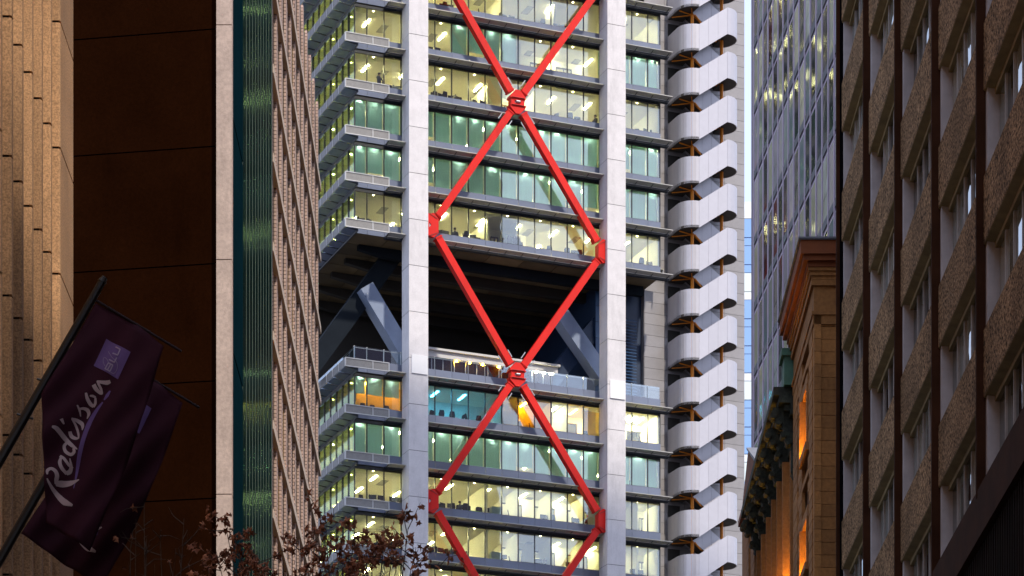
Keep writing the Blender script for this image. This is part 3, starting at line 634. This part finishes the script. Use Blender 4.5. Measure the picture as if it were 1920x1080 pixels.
# ------------------------------------------------------------------ lattice tower with mauve fins
LT = thing('lattice_tower', 'tall office tower with mauve fins and staggered reflective windows', 'tower', (13.55, 166, 0), .078)
HT = 185
MB().prism([(0, 4.0, 0), (0, -26, 0), (62, -26, 0), (62, 4.0, 0)], (0, 0, HT)).build('body', 'panel2', LT)  # hidden depth and height shaped so the braced tower's glass mirrors something dark
FP, CP = 3.6, 1.62
finm = MB().box(-.06, -.002, -.10, .10, 20, HT).mesh('fin', 'fin2')
wf = MB(); y0, y1, h0, h1 = .16, CP-.16, .45, 3.45
wf.cur = 0
wf.box(-.035, -.003, y0, y0+.06, h0, h1); wf.box(-.035, -.003, y1-.06, y1, h0, h1); wf.box(-.034, -.003, y0+.07, y1-.07, h1-.08, h1)
wf.cur = 1; wf.box(-.05, -.003, y0, y1, h0-.40, h0+.02); wf.box(-.045, -.003, y0-.055, y0, h0-.2, h1); wf.box(-.03, -.003, y0+.06, y1-.06, 1.5, 1.56)  # black bands on the face, below and beside each window
wf_m = wf.mesh('window_frame', ['frame2', 'blackband2']); wp_m = MB().box(-.03, -.01, y0+.07, y1-.07, h0+.02, h1-.08).mesh('pane', 'glass2')
zb0 = HZ(60, 166) - 3.35
ncols = 17
for c in range(ncols+1): ob('fin', finm, LT, (0, 2.9-c*CP, 0))
for c in range(ncols):
    for j in range(-11, 2):
        zz = zb0 + j*FP
        if zz > 95 or zz < 45: continue
        w_ = ob('window_frame', wf_m, LT, (0, 2.9-(c+1)*CP, zz)); ob('pane', wp_m, w_)
MB().box(-.5, 62.5, -26.5, 4.5, HT, HT+1.5).build('roof', 'panel2', LT)
MB().box(-.22, 0, -26, 3.2, .13, 19).build('ground_storeys', 'plaindark', LT)
# ------------------------------------------------------------------ granite office building
G = thing('granite_office_building', 'brown granite office building with pale recessed windows and dark bronze fins', 'building', (10.99, 0, 0), .0078)
BH, BW, GF, HG = 3.4, 6.85, 1.47, 72
zsp = HZ(746, 68.2); yb = [95.6-BW*i for i in range(0, 9)]
MB().box(.36, 26, -60, 95.45, .13, HG).build('body', 'plain', G)
sp_ = MB(); sp_.box(0, .36, .07, BW-.07, 0, GF); spn = sp_.mesh('spandrel', 'granite')
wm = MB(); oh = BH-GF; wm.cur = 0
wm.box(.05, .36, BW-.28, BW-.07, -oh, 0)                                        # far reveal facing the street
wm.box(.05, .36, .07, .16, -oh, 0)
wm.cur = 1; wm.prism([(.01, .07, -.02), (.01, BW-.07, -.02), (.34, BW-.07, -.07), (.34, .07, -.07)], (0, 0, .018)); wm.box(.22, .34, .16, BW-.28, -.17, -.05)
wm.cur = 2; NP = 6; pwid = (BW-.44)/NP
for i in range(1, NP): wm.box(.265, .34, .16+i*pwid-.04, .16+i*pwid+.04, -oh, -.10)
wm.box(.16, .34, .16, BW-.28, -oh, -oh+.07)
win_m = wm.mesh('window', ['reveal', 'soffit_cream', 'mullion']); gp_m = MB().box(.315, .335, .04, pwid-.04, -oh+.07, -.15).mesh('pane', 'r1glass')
bl_m = MB().box(.315, .325, .04, pwid-.04, 0, 1).mesh('window_blind', 'sheer')
for i in range(8):
    y = yb[i]-BW
    for j in range(-2, 9):
        z = zsp + j*BH
        if z-oh < HZ(1250, max(y, 20)) and not (i < 4 and z > 14): continue
        if z-oh > HZ(-150, y+BW): continue
        if z < 22.0 : continue
        ob('spandrel', spn, G, (0, y, z)); w_ = ob('window', win_m, G, (0, y, z))
        for p in range(NP): ob('pane', gp_m, w_, (0, .16+p*pwid, 0))
    MB().box(-.16, .355, yb[i]-.055, yb[i]+.055, 21.2, HG-1).build('fin', 'bronze', G)
# granite storeys that run on below, down to the base beam; base with dark slats
MB().box(-.14, .37, -30, yb[1]+6, 20.25, 21.35).build('base_beam', 'bronze', G)
for i in range(150): MB().box(-.02, .30, 50+i*.30, 50.1+i*.30, 4, 20.2).build('slat', 'slat', G) if i < 150 else None
MB().box(-.05, .34, -60, 95.2, .13, 4).build('plinth', 'granite', G); MB().box(-.05, .34, 0, 49, 4, 20.2).build('shopfront', 'slat', G)
MB().box(-.05, .40, 95.46, 96.6, .13, HG).build('end_strip', 'blackpaint', G)
MB().box(-.3, 26.3, -60.3, 95.9, HG, HG+1.2).build('parapet', 'granite', G)
MB().prism([(1, y, z) for y, z in ((26, HG-.3), (28, 76), (33, 91), (36.2, 75), (38.6, 89), (41.2, 75), (44.5, 88), (50, 74), (50, HG-.3))], (9, 0, 0)).build('added_shadow_sawtooth', 'plain', G)  # unseen sawtooth added to throw broken shade onto the ribbed stone
MB().box(1, 12, 62, 84, HG-.2, HG+5).build('added_shadow_block', 'plain', G)  # unseen roof block added to cast shadow patches across the street
# ------------------------------------------------------------------ sandstone building
SB = thing('sandstone_building', 'orange sandstone building with dark bracketed cornice and warm lit window niches', 'building', (9.9, 100.5, 0))
ztop = HZ(507, 100); PL = 7.2                       # pavilion: local y 0..7.2, x 0 = street face
MB().box(.12, 14, .12, 30, .13, ztop-2).build('body', 'sanddark', SB)
bh = .415
cs_m = MB().box(0, .50, .012, .5, .01, bh-.01).mesh('block', 'sand')
ew_m = [MB().box(0, w, 0, .13, .008, bh-.008).mesh('block', 'sand') for w in (.62, 1.1)]
q = MB(); q.prism([(0, 0, .03), (0, 0, bh-.03), (.05, 0, bh), (.12, 0, bh), (.12, 0, 0), (.05, 0, 0)], (0, 1, 0)); q_m = q.mesh('block', 'sand')
z = HZ(1200, 100); j = 0; ZC = HZ(600, 100)
while z < ZC:
    ob('block', MB().box(-.02, .21, -.06, .3, .006, bh-.006).mesh('block', 'sand') if j == 0 else strip_b, SB, (0, 0, z)) if j else None
    if j == 0: strip_b = MB().box(-.02, .21, -.06, .3, .006, bh-.006).mesh('block', 'sand'); ob('block', strip_b, SB, (0, 0, z))
    x = .215
    for w in range(3): ob('block', ew_m[(w+j) % 2], SB, (x, .0, z)); x += (.62, 1.1)[(w+j) % 2]+.008
    for y, ln in ((.32, 1.5 if j % 2 else 1.1), (3.9, 1.1 if j % 2 else 1.5), (5.65, 1.5)):
        o = ob('block', q_m, SB, (-.05, y, z)); o.scale = (1, ln, 1)
    z += bh; j += 1
def ledge(z0, prof, name='string_course', m_='sand', y0=-.0, y1=PL):
    """profile of (projection, height) extruded along the pavilion's street and end faces"""
    b = MB()
    for p0, h0, h1 in prof: b.box(-p0, 3, y0-p0, y1+p0*.4, z0+h0, z0+h1)
    b.build(name, m_, SB)
ze = HZ(600, 100)
ledge(ze+.02, [(.06, 0, .3), (.10, .3, .42), (.03, .42, 1.25), (.12, 1.25, 1.42)], 'frieze', 'sand')
zc = ze+1.46; ledge(zc, [(.10, 0, .12), (.16, .12, .26), (.22, .26, .36)], 'cornice_moulding', 'sand')
ledge(zc+.37, [(.26, 0, .16), (.40, .16, .34), (.50, .34, .80)], 'eave', 'terra')
rf = MB(); zr = zc+1.18; rf.prism([(-.58, -.58, zr), (4, -.58, zr), (4, 2.2, zr+.55), (.6, 2.2, zr+.55)], (0, 0, .05)); rf.prism([(-.58, -.58, zr), (.6, 2.2, zr+.55), (.6, PL, zr+.55), (-.58, PL+.2, zr)], (0, 0, .05)); rf.box(-.56, 4, -.56, PL+.2, zr-.03, zr-.004); rf.build('roof', 'slate', SB)
def niche(y0, y1, z0, z1, lit=True):
    b = MB(); b.cur = 0
    b.box(-.10, .12, y0-.22, y0, z0-.1, z1+.1); b.box(-.16, .12, y1, y1+.22, z0-.1, z1+.1); b.box(-.08, .12, y0-.3, y1+.3, z1+.1, z1+.45); b.box(-.16, .12, y0-.3, y1+.3, z0-.35, z0-.1)
    o = b.build('window_surround', 'sand', SB)
    MB().box(.07, .10, y0, y1, z0-.1, z1+.1).build('window', 'sandwin', o)
    if lit: MB().box(-.10, -.02, y0+.15, y1-.15, z0-.09, z0-.03).build('floodlight', 'glow', o)
for z0, z1 in ((HZ(838, 103), HZ(740, 103)), (HZ(1060, 103), HZ(985, 103))): niche(1.9, 3.6, z0, z1)
for py in (695, 900): ledge(HZ(py, 103), [(.04, 0, .22)], 'string_course', 'sand', .2)
# main range between the pavilions
MR = .55
zcn = HZ(707, 107)
MB().box(MR-.4, 10, PL, 23.6, .13, zcn-1.2).build('range_wall', 'sand', SB)
cor = MB(); CO = -.78
for p0, h0, h1 in ((.85, -.28, 0), (.65, -.55, -.28), (.25, -.95, -.55), (.1, -1.7, -.95)): cor.box(MR-.4-p0, 6, PL+.35, 23.0, zcn+h0, zcn+h1)
cor.cur = 0; co = cor.build('cornice', 'verdigris', SB)
def console():
    b = MB(); prof = [(0, 0), (-.82, 0), (-.86, -.20), (-.74, -.42), (-.52, -.48), (-.42, -.75), (-.46, -1.0), (-.30, -1.25), (-.16, -1.3), (-.12, -2.1), (-.18, -2.3), (-.06, -2.5), (0, -2.5)]
    b.prism([(x, 0, z) for x, z in prof], (0, .42, 0))
    for i, (x, z) in enumerate(((-.8, -.25), (-.62, -.5), (-.45, -.95), (-.28, -1.22))): b.tube([(x, -.05, z), (x, .47, z)], .13-.01*i, 8)
    for dy in (.08, .21, .34): b.box(-.17, -.1, dy-.035, dy+.035, -2.2, -1.3)
    return b.mesh('console', 'verdigris')
con_m = console()
for i in range(7): ob('console', con_m, co, (MR-.4, PL+.9+i*2.35, zcn-.56))
den_m = MB().box(-.2, 0, 0, .22, 0, .2).mesh('dentil', 'verdigris')
for i in range(36): ob('dentil', den_m, co, (MR-.4-.26, PL+.5+i*.44, zcn-.78))
MB().box(MR-.9, MR+.5, PL+.1, PL+1.1, zcn+.0, zcn+1.0).prism([(MR-1., PL, zcn+1), (MR+.6, PL, zcn+1), (MR+.6, PL+1.2, zcn+1), (MR-1., PL+1.2, zcn+1)], (0, 0, .25)).build('copper_urn_base', 'copper', SB)
for i in range(6):
    y = PL+1.5+i*2.35
    b = MB(); b.box(MR-.56, MR-.404, y, y+.16, zcn-6.9, zcn-1.9); b.box(MR-.72, MR-.404, y+1.35, y+1.51, zcn-6.9, zcn-1.9); b.box(MR-.70, MR-.404, y-.1, y+1.6, zcn-7.2, zcn-6.92)
    o = b.build('window_surround', 'sand', SB); MB().box(MR-.44, MR-.402, y+.17, y+1.34, zcn-6.9, zcn-1.9).build('window', 'sandwin', o)
    MB().box(MR-.68, MR-.46, y+.5, y+1.2, zcn-6.9, zcn-6.84).build('floodlight', 'glow', o)
    b = MB(); b.box(MR-.56, MR-.404, y, y+.16, zcn-13, zcn-9); b.box(MR-.72, MR-.404, y+1.35, y+1.51, zcn-13, zcn-9); o = b.build('window_surround', 'sand', SB)
    MB().box(MR-.68, MR-.46, y+.5, y+1.2, zcn-13, zcn-12.94).build('floodlight', 'glow', o)
# far pavilion
FPv = HZ(835, 126); MB().box(-.05, 8, 23.6, 31, .13, FPv-1.6).build('far_pavilion_wall', 'sand', SB)
z = HZ(1150, 126)
while z < FPv-1.7:
    o = ob('block', q_m, SB, (-.12, 23.5, z)); o.scale = (1, 1.6, 1); o = ob('block', q_m, SB, (-.12, 26.5, z)); o.scale = (1, 1.6, 1); z += bh
b = MB(); b.prism([(-.10, 23.0, FPv-1.5), (-.10, 31.2, FPv-1.5), (-.10, 27.1, FPv+.2)], (6, 0, 0)); b.box(-.2, 8, 22.9, 31.3, FPv-1.75, FPv-1.502); b.build('pediment', 'terra', SB)
MB().prism([(-.16, 22.9, FPv-1.45), (-.16, 27.1, FPv+.32), (-.16, 27.1, FPv+.4), (-.16, 22.9, FPv-1.3)], (6, 0, 0)).build('far_roof', 'slate', SB)
# ------------------------------------------------------------------ ribbed stone building
RB = thing('ribbed_stone_building', 'warm brown stone building with vertical ribs and dark horizontal joints', 'building', (-12.45, 0, 0))
MB().box(-22, -.02, -50, 84.2, .13, 58).build('body', 'fluted', RB)
PH = 3.375; zj = HZ(40, 82.2)
rib = MB(); rib.prism([(0, 0, .03), (.31, 0, .03), (.345, .035, .03), (.345, .26, .03), (0, .26, .03)], (0, 0, PH-.06)); rib_m = rib.mesh('rib_panel', 'fluted')
pier = MB(); pier.prism([(0, 0, .03), (.32, 0, .03), (.36, .04, .03), (.36, 2.45, .03), (0, 2.45, .03)], (0, 0, PH-.06)); pier_m = pier.mesh('rib_panel', 'fluted')
for i in range(14):
    y = 82.2-1.58*i
    MB().box(0, .27 if i else .30, y+.03, y+(.22 if i else 2.4), 8, 57).build('rib_core', 'joint', RB)
    for j in range(-8, 4):
        z = zj + j*PH
        if i and z > HZ(-260, y): continue
        o = ob('rib_panel', pier_m if i == 0 else rib_m, RB, (0, y, z))
# ------------------------------------------------------------------ brown and teal building
BT = thing('brown_teal_building', 'building with blank dark brown end wall, pale corner strip and dark green finned glass', 'building', (0, 0, 0))
xa, ya = XZ(405, 105), 105.0; dx, dy = -32960/math.hypot(32960, 5760), 5760/math.hypot(32960, 5760)
ang = math.atan2(-dy, -dx)                              # panels run from far to near along +x
WL = 12.0; x0, y0_ = xa+dx*WL, ya+dy*WL
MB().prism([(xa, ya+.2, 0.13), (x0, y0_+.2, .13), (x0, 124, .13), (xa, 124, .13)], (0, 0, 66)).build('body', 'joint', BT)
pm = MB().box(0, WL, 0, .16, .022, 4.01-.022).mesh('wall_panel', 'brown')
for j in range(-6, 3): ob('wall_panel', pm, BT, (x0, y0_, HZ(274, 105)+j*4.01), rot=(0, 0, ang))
xp = XZ(405, 104.8); xq = XZ(435, 104.8); sm = MB().box(xp+.02, xq, 104.7, 105.15, .012, 7.98).mesh('corner_strip', 'pale')
for j in range(-3, 4): ob('corner_strip', sm, BT, (0, 0, HZ(928, 104.8)+j*8.0))
xs = -9.56
MB().box(xs-.42, xs-.10, 105.16, 124, .13, 66.1).build('glass_backing', 'joint', BT)
tp_m = MB().box(xs-.10, xs-.03, 105.2, 109.5, .02, 7.9).mesh('teal_panel', 'teal')
for j in range(-4, 3): ob('teal_panel', tp_m, BT, (0, 0, HZ(252, 107)+j*8.0))
fx = [457, 464, 470, 475.5, 481, 486, 491, 496, 501, 506, 511]
for i, px in enumerate(fx):
    Yz = -xs*F/(CX-px)
    MB().box(xs-.06, xs-.033, Yz-.04, Yz+.04, 6, 66.3).build('fin', 'tealfin', BT)
    if i < len(fx)-1:
        Y2 = -xs*F/(CX-fx[i+1])
        for z in (8, 18, 26, 34, 42, 50, 58): MB().box(xs-.09, xs-.045, Yz+.06, Y2-.06, z, z+(7.98 if z > 8 else 9.98)).build('glass_panel', 'tealglass', BT)
# ------------------------------------------------------------------ pale brick building
PB = thing('pale_brick_building', 'pale mauve brick building with close vertical piers and buff string courses', 'building', (-9.7, 0, 0))
Y0, Y1, HBk = 124.2, 155.2, HZ(225, 155)
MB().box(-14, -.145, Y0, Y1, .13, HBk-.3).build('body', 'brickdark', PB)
pm_ = MB().box(-.14, -.03, 0, .45, 12, HBk+.5).mesh('pier', 'brick'); bm_ = MB().box(-.14, .06, Y0, Y1, 0, .36).mesh('string_course', 'band')
PS = 2.7; npier = int((Y1-Y0)/PS)
rm = MB().box(-.142, -.12, .06, PS-.5-.06, .9, 3.2).mesh('pane', 'warmglass'); rs = MB().box(-.14, -.10, .0, PS-.5, .34, .9).mesh('sill_panel', 'brick')
br2 = MB().box(-.14, -.085, .62, 1.0, .34, 3.40).mesh('inner_pier', 'brick')
for i in range(npier+1): ob('pier', pm_, PB, (0, Y0+.05+i*PS, 0))
zfl = HZ(359, -(-9.7)*F/(CX-551)); nlev = 0
for j in range(-6, 9):
    z = zfl + j*3.6
    if z > HBk-.2: break
    ob('string_course', bm_, PB, (0, 0, z))
    for i in range(npier): ob('pane', rm, PB, (0, Y0+.05+i*PS+.5, z)); ob('sill_panel', rs, PB, (0, Y0+.05+i*PS+.5, z)); ob('inner_pier', br2, PB, (0, Y0+.05+i*PS+.5, z))
MB().box(-14, -.16, Y0-.0, Y1, HBk-.3, HBk+.3).build('roof', 'band', PB)
# ------------------------------------------------------------------ banners on poles
def banner(dY, lab, narrow):
    """coordinates come from the picture plane at 64 m and are then moved dY metres down the street"""
    Zb = 64.0
    def W3(px, py, off=0.):
        return Vector((XZ(px, Zb), Zb+dY+off, HZ(py, Zb)))
    ex, ey = (.5, -.866), (.845, .535)                   # picture directions: along the pole upward, along the rod outward
    def pix(s, t): return 182+ex[0]*s+ey[0]*t, 565+ex[1]*s+ey[1]*t
    def wave(px, py):
        s = (px-182)*ex[0]+(py-565)*ex[1]; t = (px-182)*ey[0]+(py-565)*ey[1]
        d = min(1, -s/200) if s < 0 else 0
        return .10*math.sin(t*.047+s*.012+(0 if narrow else 1.2))*(.3+d) + .05*math.sin(t*.11-s*.02)*(.3+d) + .00012*t*(-s)*.05
    B = thing('banner', lab, 'banner', W3(182, 565))
    base = Vector(B.location)
    A, Zp = W3(-152, 1129)-base, W3(191, 529)-base
    MB().tube([A, A.lerp(Zp, .5), Zp], [.105, .10, .085], 12).tube([Zp, Zp+(Zp-A).normalized()*.12], [.10, .06], 12).build('pole', 'pole', B)
    for t in (.58, .69): c = A.lerp(Zp, t); MB().tube([c+Vector((-.17, 0, .05)), c+Vector((.17, 0, -.05))], .025, 6).build('pole_ring', 'pole', B)
    r0, r1 = W3(176, 561)-base, W3(340, 659)-base; MB().tube([r0, r1], .028, 8).build('rod', 'rod', B)
    NSg, NT = 60, 26; L_ = 392
    V = []; Fc = []
    for i in range(NSg+1):
        f = i/NSg; s = -4-f*L_
        tl = (0 if s > -205 else (-205-s)*.60) if narrow else 3+8*math.sin(f*math.pi)
        tr = 150+26*math.sin(min(1, f*1.3)*math.pi/2)+(34*f if narrow else 10*f)
        for j in range(NT+1):
            t = tl+(tr-tl)*j/NT; px, py = pix(s + (6*math.sin(j/NT*math.pi) if i == 0 else 0), t)
            V.append(W3(px, py, wave(px, py)) - base)
    for i in range(NSg):
        for j in range(NT): a = i*(NT+1)+j; Fc.append((a, a+1, a+NT+2, a+NT+1))
    me = smooth(MB().add(V, Fc).mesh('cloth', 'banner')); c = ob('cloth', me, B); c.modifiers.new('thick', 'SOLIDIFY').thickness = .006
    def ribbon(pts, wid, name, m_, off):
        pts = [Vector(p) for p in pts]; P = []; Wd = []
        n = len(pts); seg = 7
        for i in range(n-1):
            p0, p1, p2, p3 = pts[max(i-1, 0)], pts[i], pts[i+1], pts[min(i+2, n-1)]
            for k in range(seg):
                t = k/seg; P.append(.5*((2*p1)+(p2-p0)*t+(2*p0-5*p1+4*p2-p3)*t*t+(3*p1-p0-3*p2+p3)*t**3)); Wd.append(wid[i]+(wid[i+1]-wid[i])*t)
        P.append(pts[-1]); Wd.append(wid[-1]); V = []; Fc = []
        for i, p in enumerate(P):
            d = (P[min(i+1, len(P)-1)]-P[max(i-1, 0)]); d = d.normalized() if d.length > 1e-6 else Vector((1, 0)); nn = Vector((-d.y, d.x))
            for q_ in (-.5, -.17, .17, .5):
                r = p+nn*Wd[i]*q_; fx_, fy_ = 60+r.x/3.175, 620+r.y/3.175; V.append(W3(fx_, fy_, wave(fx_, fy_)-off) - base)
        for i in range(len(P)-1):
            for q_ in range(3): a = i*4+q_; Fc.append((a, a+1, a+5, a+4))
        return V, Fc
    let = MB(); step = [0]
    def S(pts, w):
        step[0] += 1; v, f = ribbon(pts, w, '', '', .014+.0006*step[0]); let.add(v, f)
    def A_(pts, w): S([((75+x/6-60)*3.175, (770+y/6-620)*3.175) for x, y in pts], [q_*3.175/6 for q_ in w])
    def B_(pts, w): S([((110+x/7.714-60)*3.175, (690+y/7.714-620)*3.175) for x, y in pts], [q_*3.175/7.714 for q_ in w])
    A_([(65, 735), (110, 820), (190, 915), (260, 985), (345, 1025)], [12, 38, 62, 70, 20])
    A_([(68, 690), (70, 645), (110, 620), (155, 645), (172, 690), (160, 740), (155, 780)], [16, 36, 32, 42, 45, 40, 30]); A_([(150, 770), (220, 766), (320, 756), (420, 735)], [50, 66, 60, 12])
    A_([(225, 472), (205, 540), (225, 605), (275, 660)], [22, 40, 40, 34]); A_([(270, 655), (310, 635), (328, 585), (318, 500)], [38, 46, 36, 10]); A_([(204, 470), (250, 500), (305, 570), (348, 596)], [30, 32, 32, 16])
    A_([(138, 186), (190, 200), (260, 270), (340, 350), (405, 402)], [18, 54, 54, 42, 8]); A_([(275, 318), (250, 360), (270, 420), (328, 458), (366, 430), (360, 385)], [30, 34, 38, 36, 36, 30])
    A_([(238, 88), (262, 135)], [40, 16]); A_([(315, 192), (332, 240), (380, 268), (415, 272)], [36, 44, 36, 18]); A_([(416, 278), (412, 220), (385, 130), (348, 64)], [14, 26, 28, 20])
    A_([(342, 62), (400, 72), (448, 100), (460, 140), (455, 178)], [16, 40, 46, 34, 6])
    B_([(258, 512), (285, 575), (294, 650)], [20, 34, 12]); B_([(285, 560), (340, 545), (395, 562), (412, 612), (385, 678)], [20, 36, 56, 48, 10])
    B_([(385, 336), (402, 412), (440, 478), (488, 514)], [30, 50, 56, 38]); B_([(482, 516), (512, 470), (516, 395)], [38, 40, 28]); B_([(522, 392), (480, 375), (438, 374)], [26, 34, 18])
    B_([(498, 222), (530, 280), (590, 332), (624, 346)], [60, 60, 44, 16]); B_([(622, 346), (602, 280), (565, 205), (550, 168)], [16, 38, 34, 20]); B_([(550, 182), (620, 190), (695, 196), (742, 180)], [36, 44, 60, 42])
    let.build('lettering', 'palelet', B)
    sw = MB(); v, f = ribbon([(462, 350), (444, 376), (424, 402)], [8, 24, 8], '', '', .010); sw.add(v, f)
    v, f = ribbon([(416, 414), (372, 466), (330, 540), (296, 640), (264, 760), (236, 915)], [10, 26, 36, 28, 22, 5], '', '', .0105); sw.add(v, f)
    C4 = [Vector(p) for p in ((440, 42), (588, 130), (510, 285), (362, 195))]; V = []; Fc = []
    for i in range(9):
        for j in range(9):
            p = C4[0].lerp(C4[1], i/8).lerp(C4[3].lerp(C4[2], i/8), j/8); fx_, fy_ = 60+p.x/3.175, 620+p.y/3.175; V.append(W3(fx_, fy_, wave(fx_, fy_)-.011)-base)
    for i in range(8):
        for j in range(8): a = i*9+j; Fc.append((a, a+1, a+10, a+9))
    sw.add(V, Fc); sw.build('lilac_print', 'lilac', B)
    bl = MB(); n0 = [0]
    def Q(pts, w, off=.02): n0[0] += 1; v, f = ribbon(pts, w, '', '', off+.0006*n0[0]); bl.add(v, f)
    def C_(pts, w, off=.02): Q([((170+x/11.36-60)*3.175, (620+y/11.36-620)*3.175) for x, y in pts], [w*3.175/11.36]*len(pts), off)
    for a, b in (((292, 790), (412, 862)), ((300, 800), (372, 676)), ((350, 832), (424, 716)), ((405, 862), (472, 738)), ((364, 672), (476, 740)), ((386, 602), (512, 684)), ((504, 682), (558, 580)), ((462, 468), (585, 534)), ((576, 534), (632, 408)), ((640, 414), (526, 334))): C_([a, b], 28)
    C_([(300, 740), (260, 650), (258, 565), (290, 542), (345, 600), (380, 680)], 9, .016); C_([(365, 415), (450, 560), (540, 650), (570, 740), (550, 840), (490, 900), (420, 880)], 9, .016)
    bl.build('small_lettering', 'bluelet', B)
banner(0, 'plum banner, its lower edge blown loose, in front of the other banner', True)
banner(3.7, 'plum banner half hidden behind another, its foot tied to a black pole', False)
# ------------------------------------------------------------------ street trees with dry leaves
def tree(name, label, base, tips, seed, top, leafn, trunk_r=.17):
    rg = random.Random(seed); R0 = thing(name, label, 'tree', base, 0, 'street trees')
    bx, by = base[0], base[1]
    wood = MB(); fork = Vector((0, 0, top*.45)); wood.tube([(0, 0, 0), (.05, .02, top*.2), fork], [trunk_r*1.25, trunk_r, trunk_r*.8], 10)
    twigs = MB(); spots = []
    for tx, ty, tz in tips:
        e = Vector((tx-bx, ty-by, tz)); m1 = fork.lerp(e, .45)+Vector((rg.uniform(-.3, .3), rg.uniform(-.3, .3), -.25)); m2 = fork.lerp(e, .8)+Vector((rg.uniform(-.15, .15), rg.uniform(-.15, .15), 0))
        twigs.tube([fork-Vector((0, 0, rg.uniform(0, 1.5))), m1, m2, e], [.055, .035, .018, .005], 6)
        for k in range(15):
            f = rg.uniform(.45, 1)**.6; a = (m1.lerp(m2, (f-.45)/.35) if f < .8 else m2.lerp(e, (f-.8)/.2))
            d = Vector((rg.uniform(-1, 1), rg.uniform(-1, 1), rg.uniform(-.1, .85))).normalized()*rg.uniform(.25, .75)
            b_ = a+d*.6+Vector((rg.uniform(-.08, .08), 0, rg.uniform(-.05, .08))); c_ = a+d
            twigs.tube([a, b_, c_], [.011, .007, .003], 5); spots += [c_, b_, a.lerp(b_, .6)]
    wood.build('trunk', 'bark', R0); twigs.build('limbs', 'bark', R0)
    lf = MB(); star = []
    for i in range(10):
        a = math.pi/2+i*math.pi/5; r = (1, .42, .9, .42, .7, .3, .7, .42, .9, .42)[i]; star.append((r*math.cos(a), r*math.sin(a)))
    for n in range(leafn):
        p = rg.choice(spots)+Vector((rg.gauss(0, .06), rg.gauss(0, .06), rg.gauss(-.04, .06))); sz = rg.uniform(.07, .125)
        nz = Vector((rg.uniform(-1, 1), rg.uniform(-1, .3), rg.uniform(-.6, .8))).normalized(); ax = nz.cross(Vector((rg.uniform(-1, 1), rg.uniform(-1, 1), rg.uniform(-1, 1)))).normalized(); ay = nz.cross(ax); lf.cur = n % 3 == 0
        V = [p+nz*sz*.25]+[p+ax*x*sz+ay*y*sz+nz*rg.uniform(-.3, .25)*sz for x, y in star]
        lf.add(V, [(0, i+1, (i+1) % 10+1) for i in range(10)])
    me = bpy.data.meshes.new('crown'); me.from_pydata(lf.v, [], lf.f); me.materials.append(M['leaf']); me.materials.append(M['leaf2']); me.polygons.foreach_set('material_index', [int(x) for x in lf.m]); ob('crown', me, R0)
rt = random.Random(3); tips = []
for px, py in ((405, 1050), (440, 1020), (475, 1015), (500, 1060), (420, 990), (530, 1045), (560, 1035), (590, 1000), (610, 985), (640, 1010), (640, 1040), (665, 1000), (690, 1025), (720, 1040), (740, 1015), (765, 1010), (780, 1045), (700, 1060), (600, 1060), (570, 1070), (480, 1075), (650, 1075), (745, 1070), (390, 1085), (530, 1090), (620, 1100), (690, 1095), (770, 1090), (820, 1080)):
    Yd = 60+rt.uniform(-1.0, 1.0); tips.append((XZ(px, Yd), Yd, HZ(py-6, Yd)))
tree('plane_tree', 'street tree with many dry brown leaves in front of the pale brick building', (XZ(610, 60), 60, .13), tips, 5, 15, 3600)
tips = []
for px, py in ((255, 975), (300, 1000), (245, 1030), (275, 1010), (330, 1030), (290, 1060), (345, 975), (320, 1070), (270, 945)):
    Yd = 58+rt.uniform(-.6, .6); tips.append((XZ(px, Yd), Yd, HZ(py+10, Yd)))
tree('bare_plane_tree', 'almost bare street tree with few leaves before the brown wall', (XZ(290, 58), 58, .13), tips, 9, 15, 26, .13)
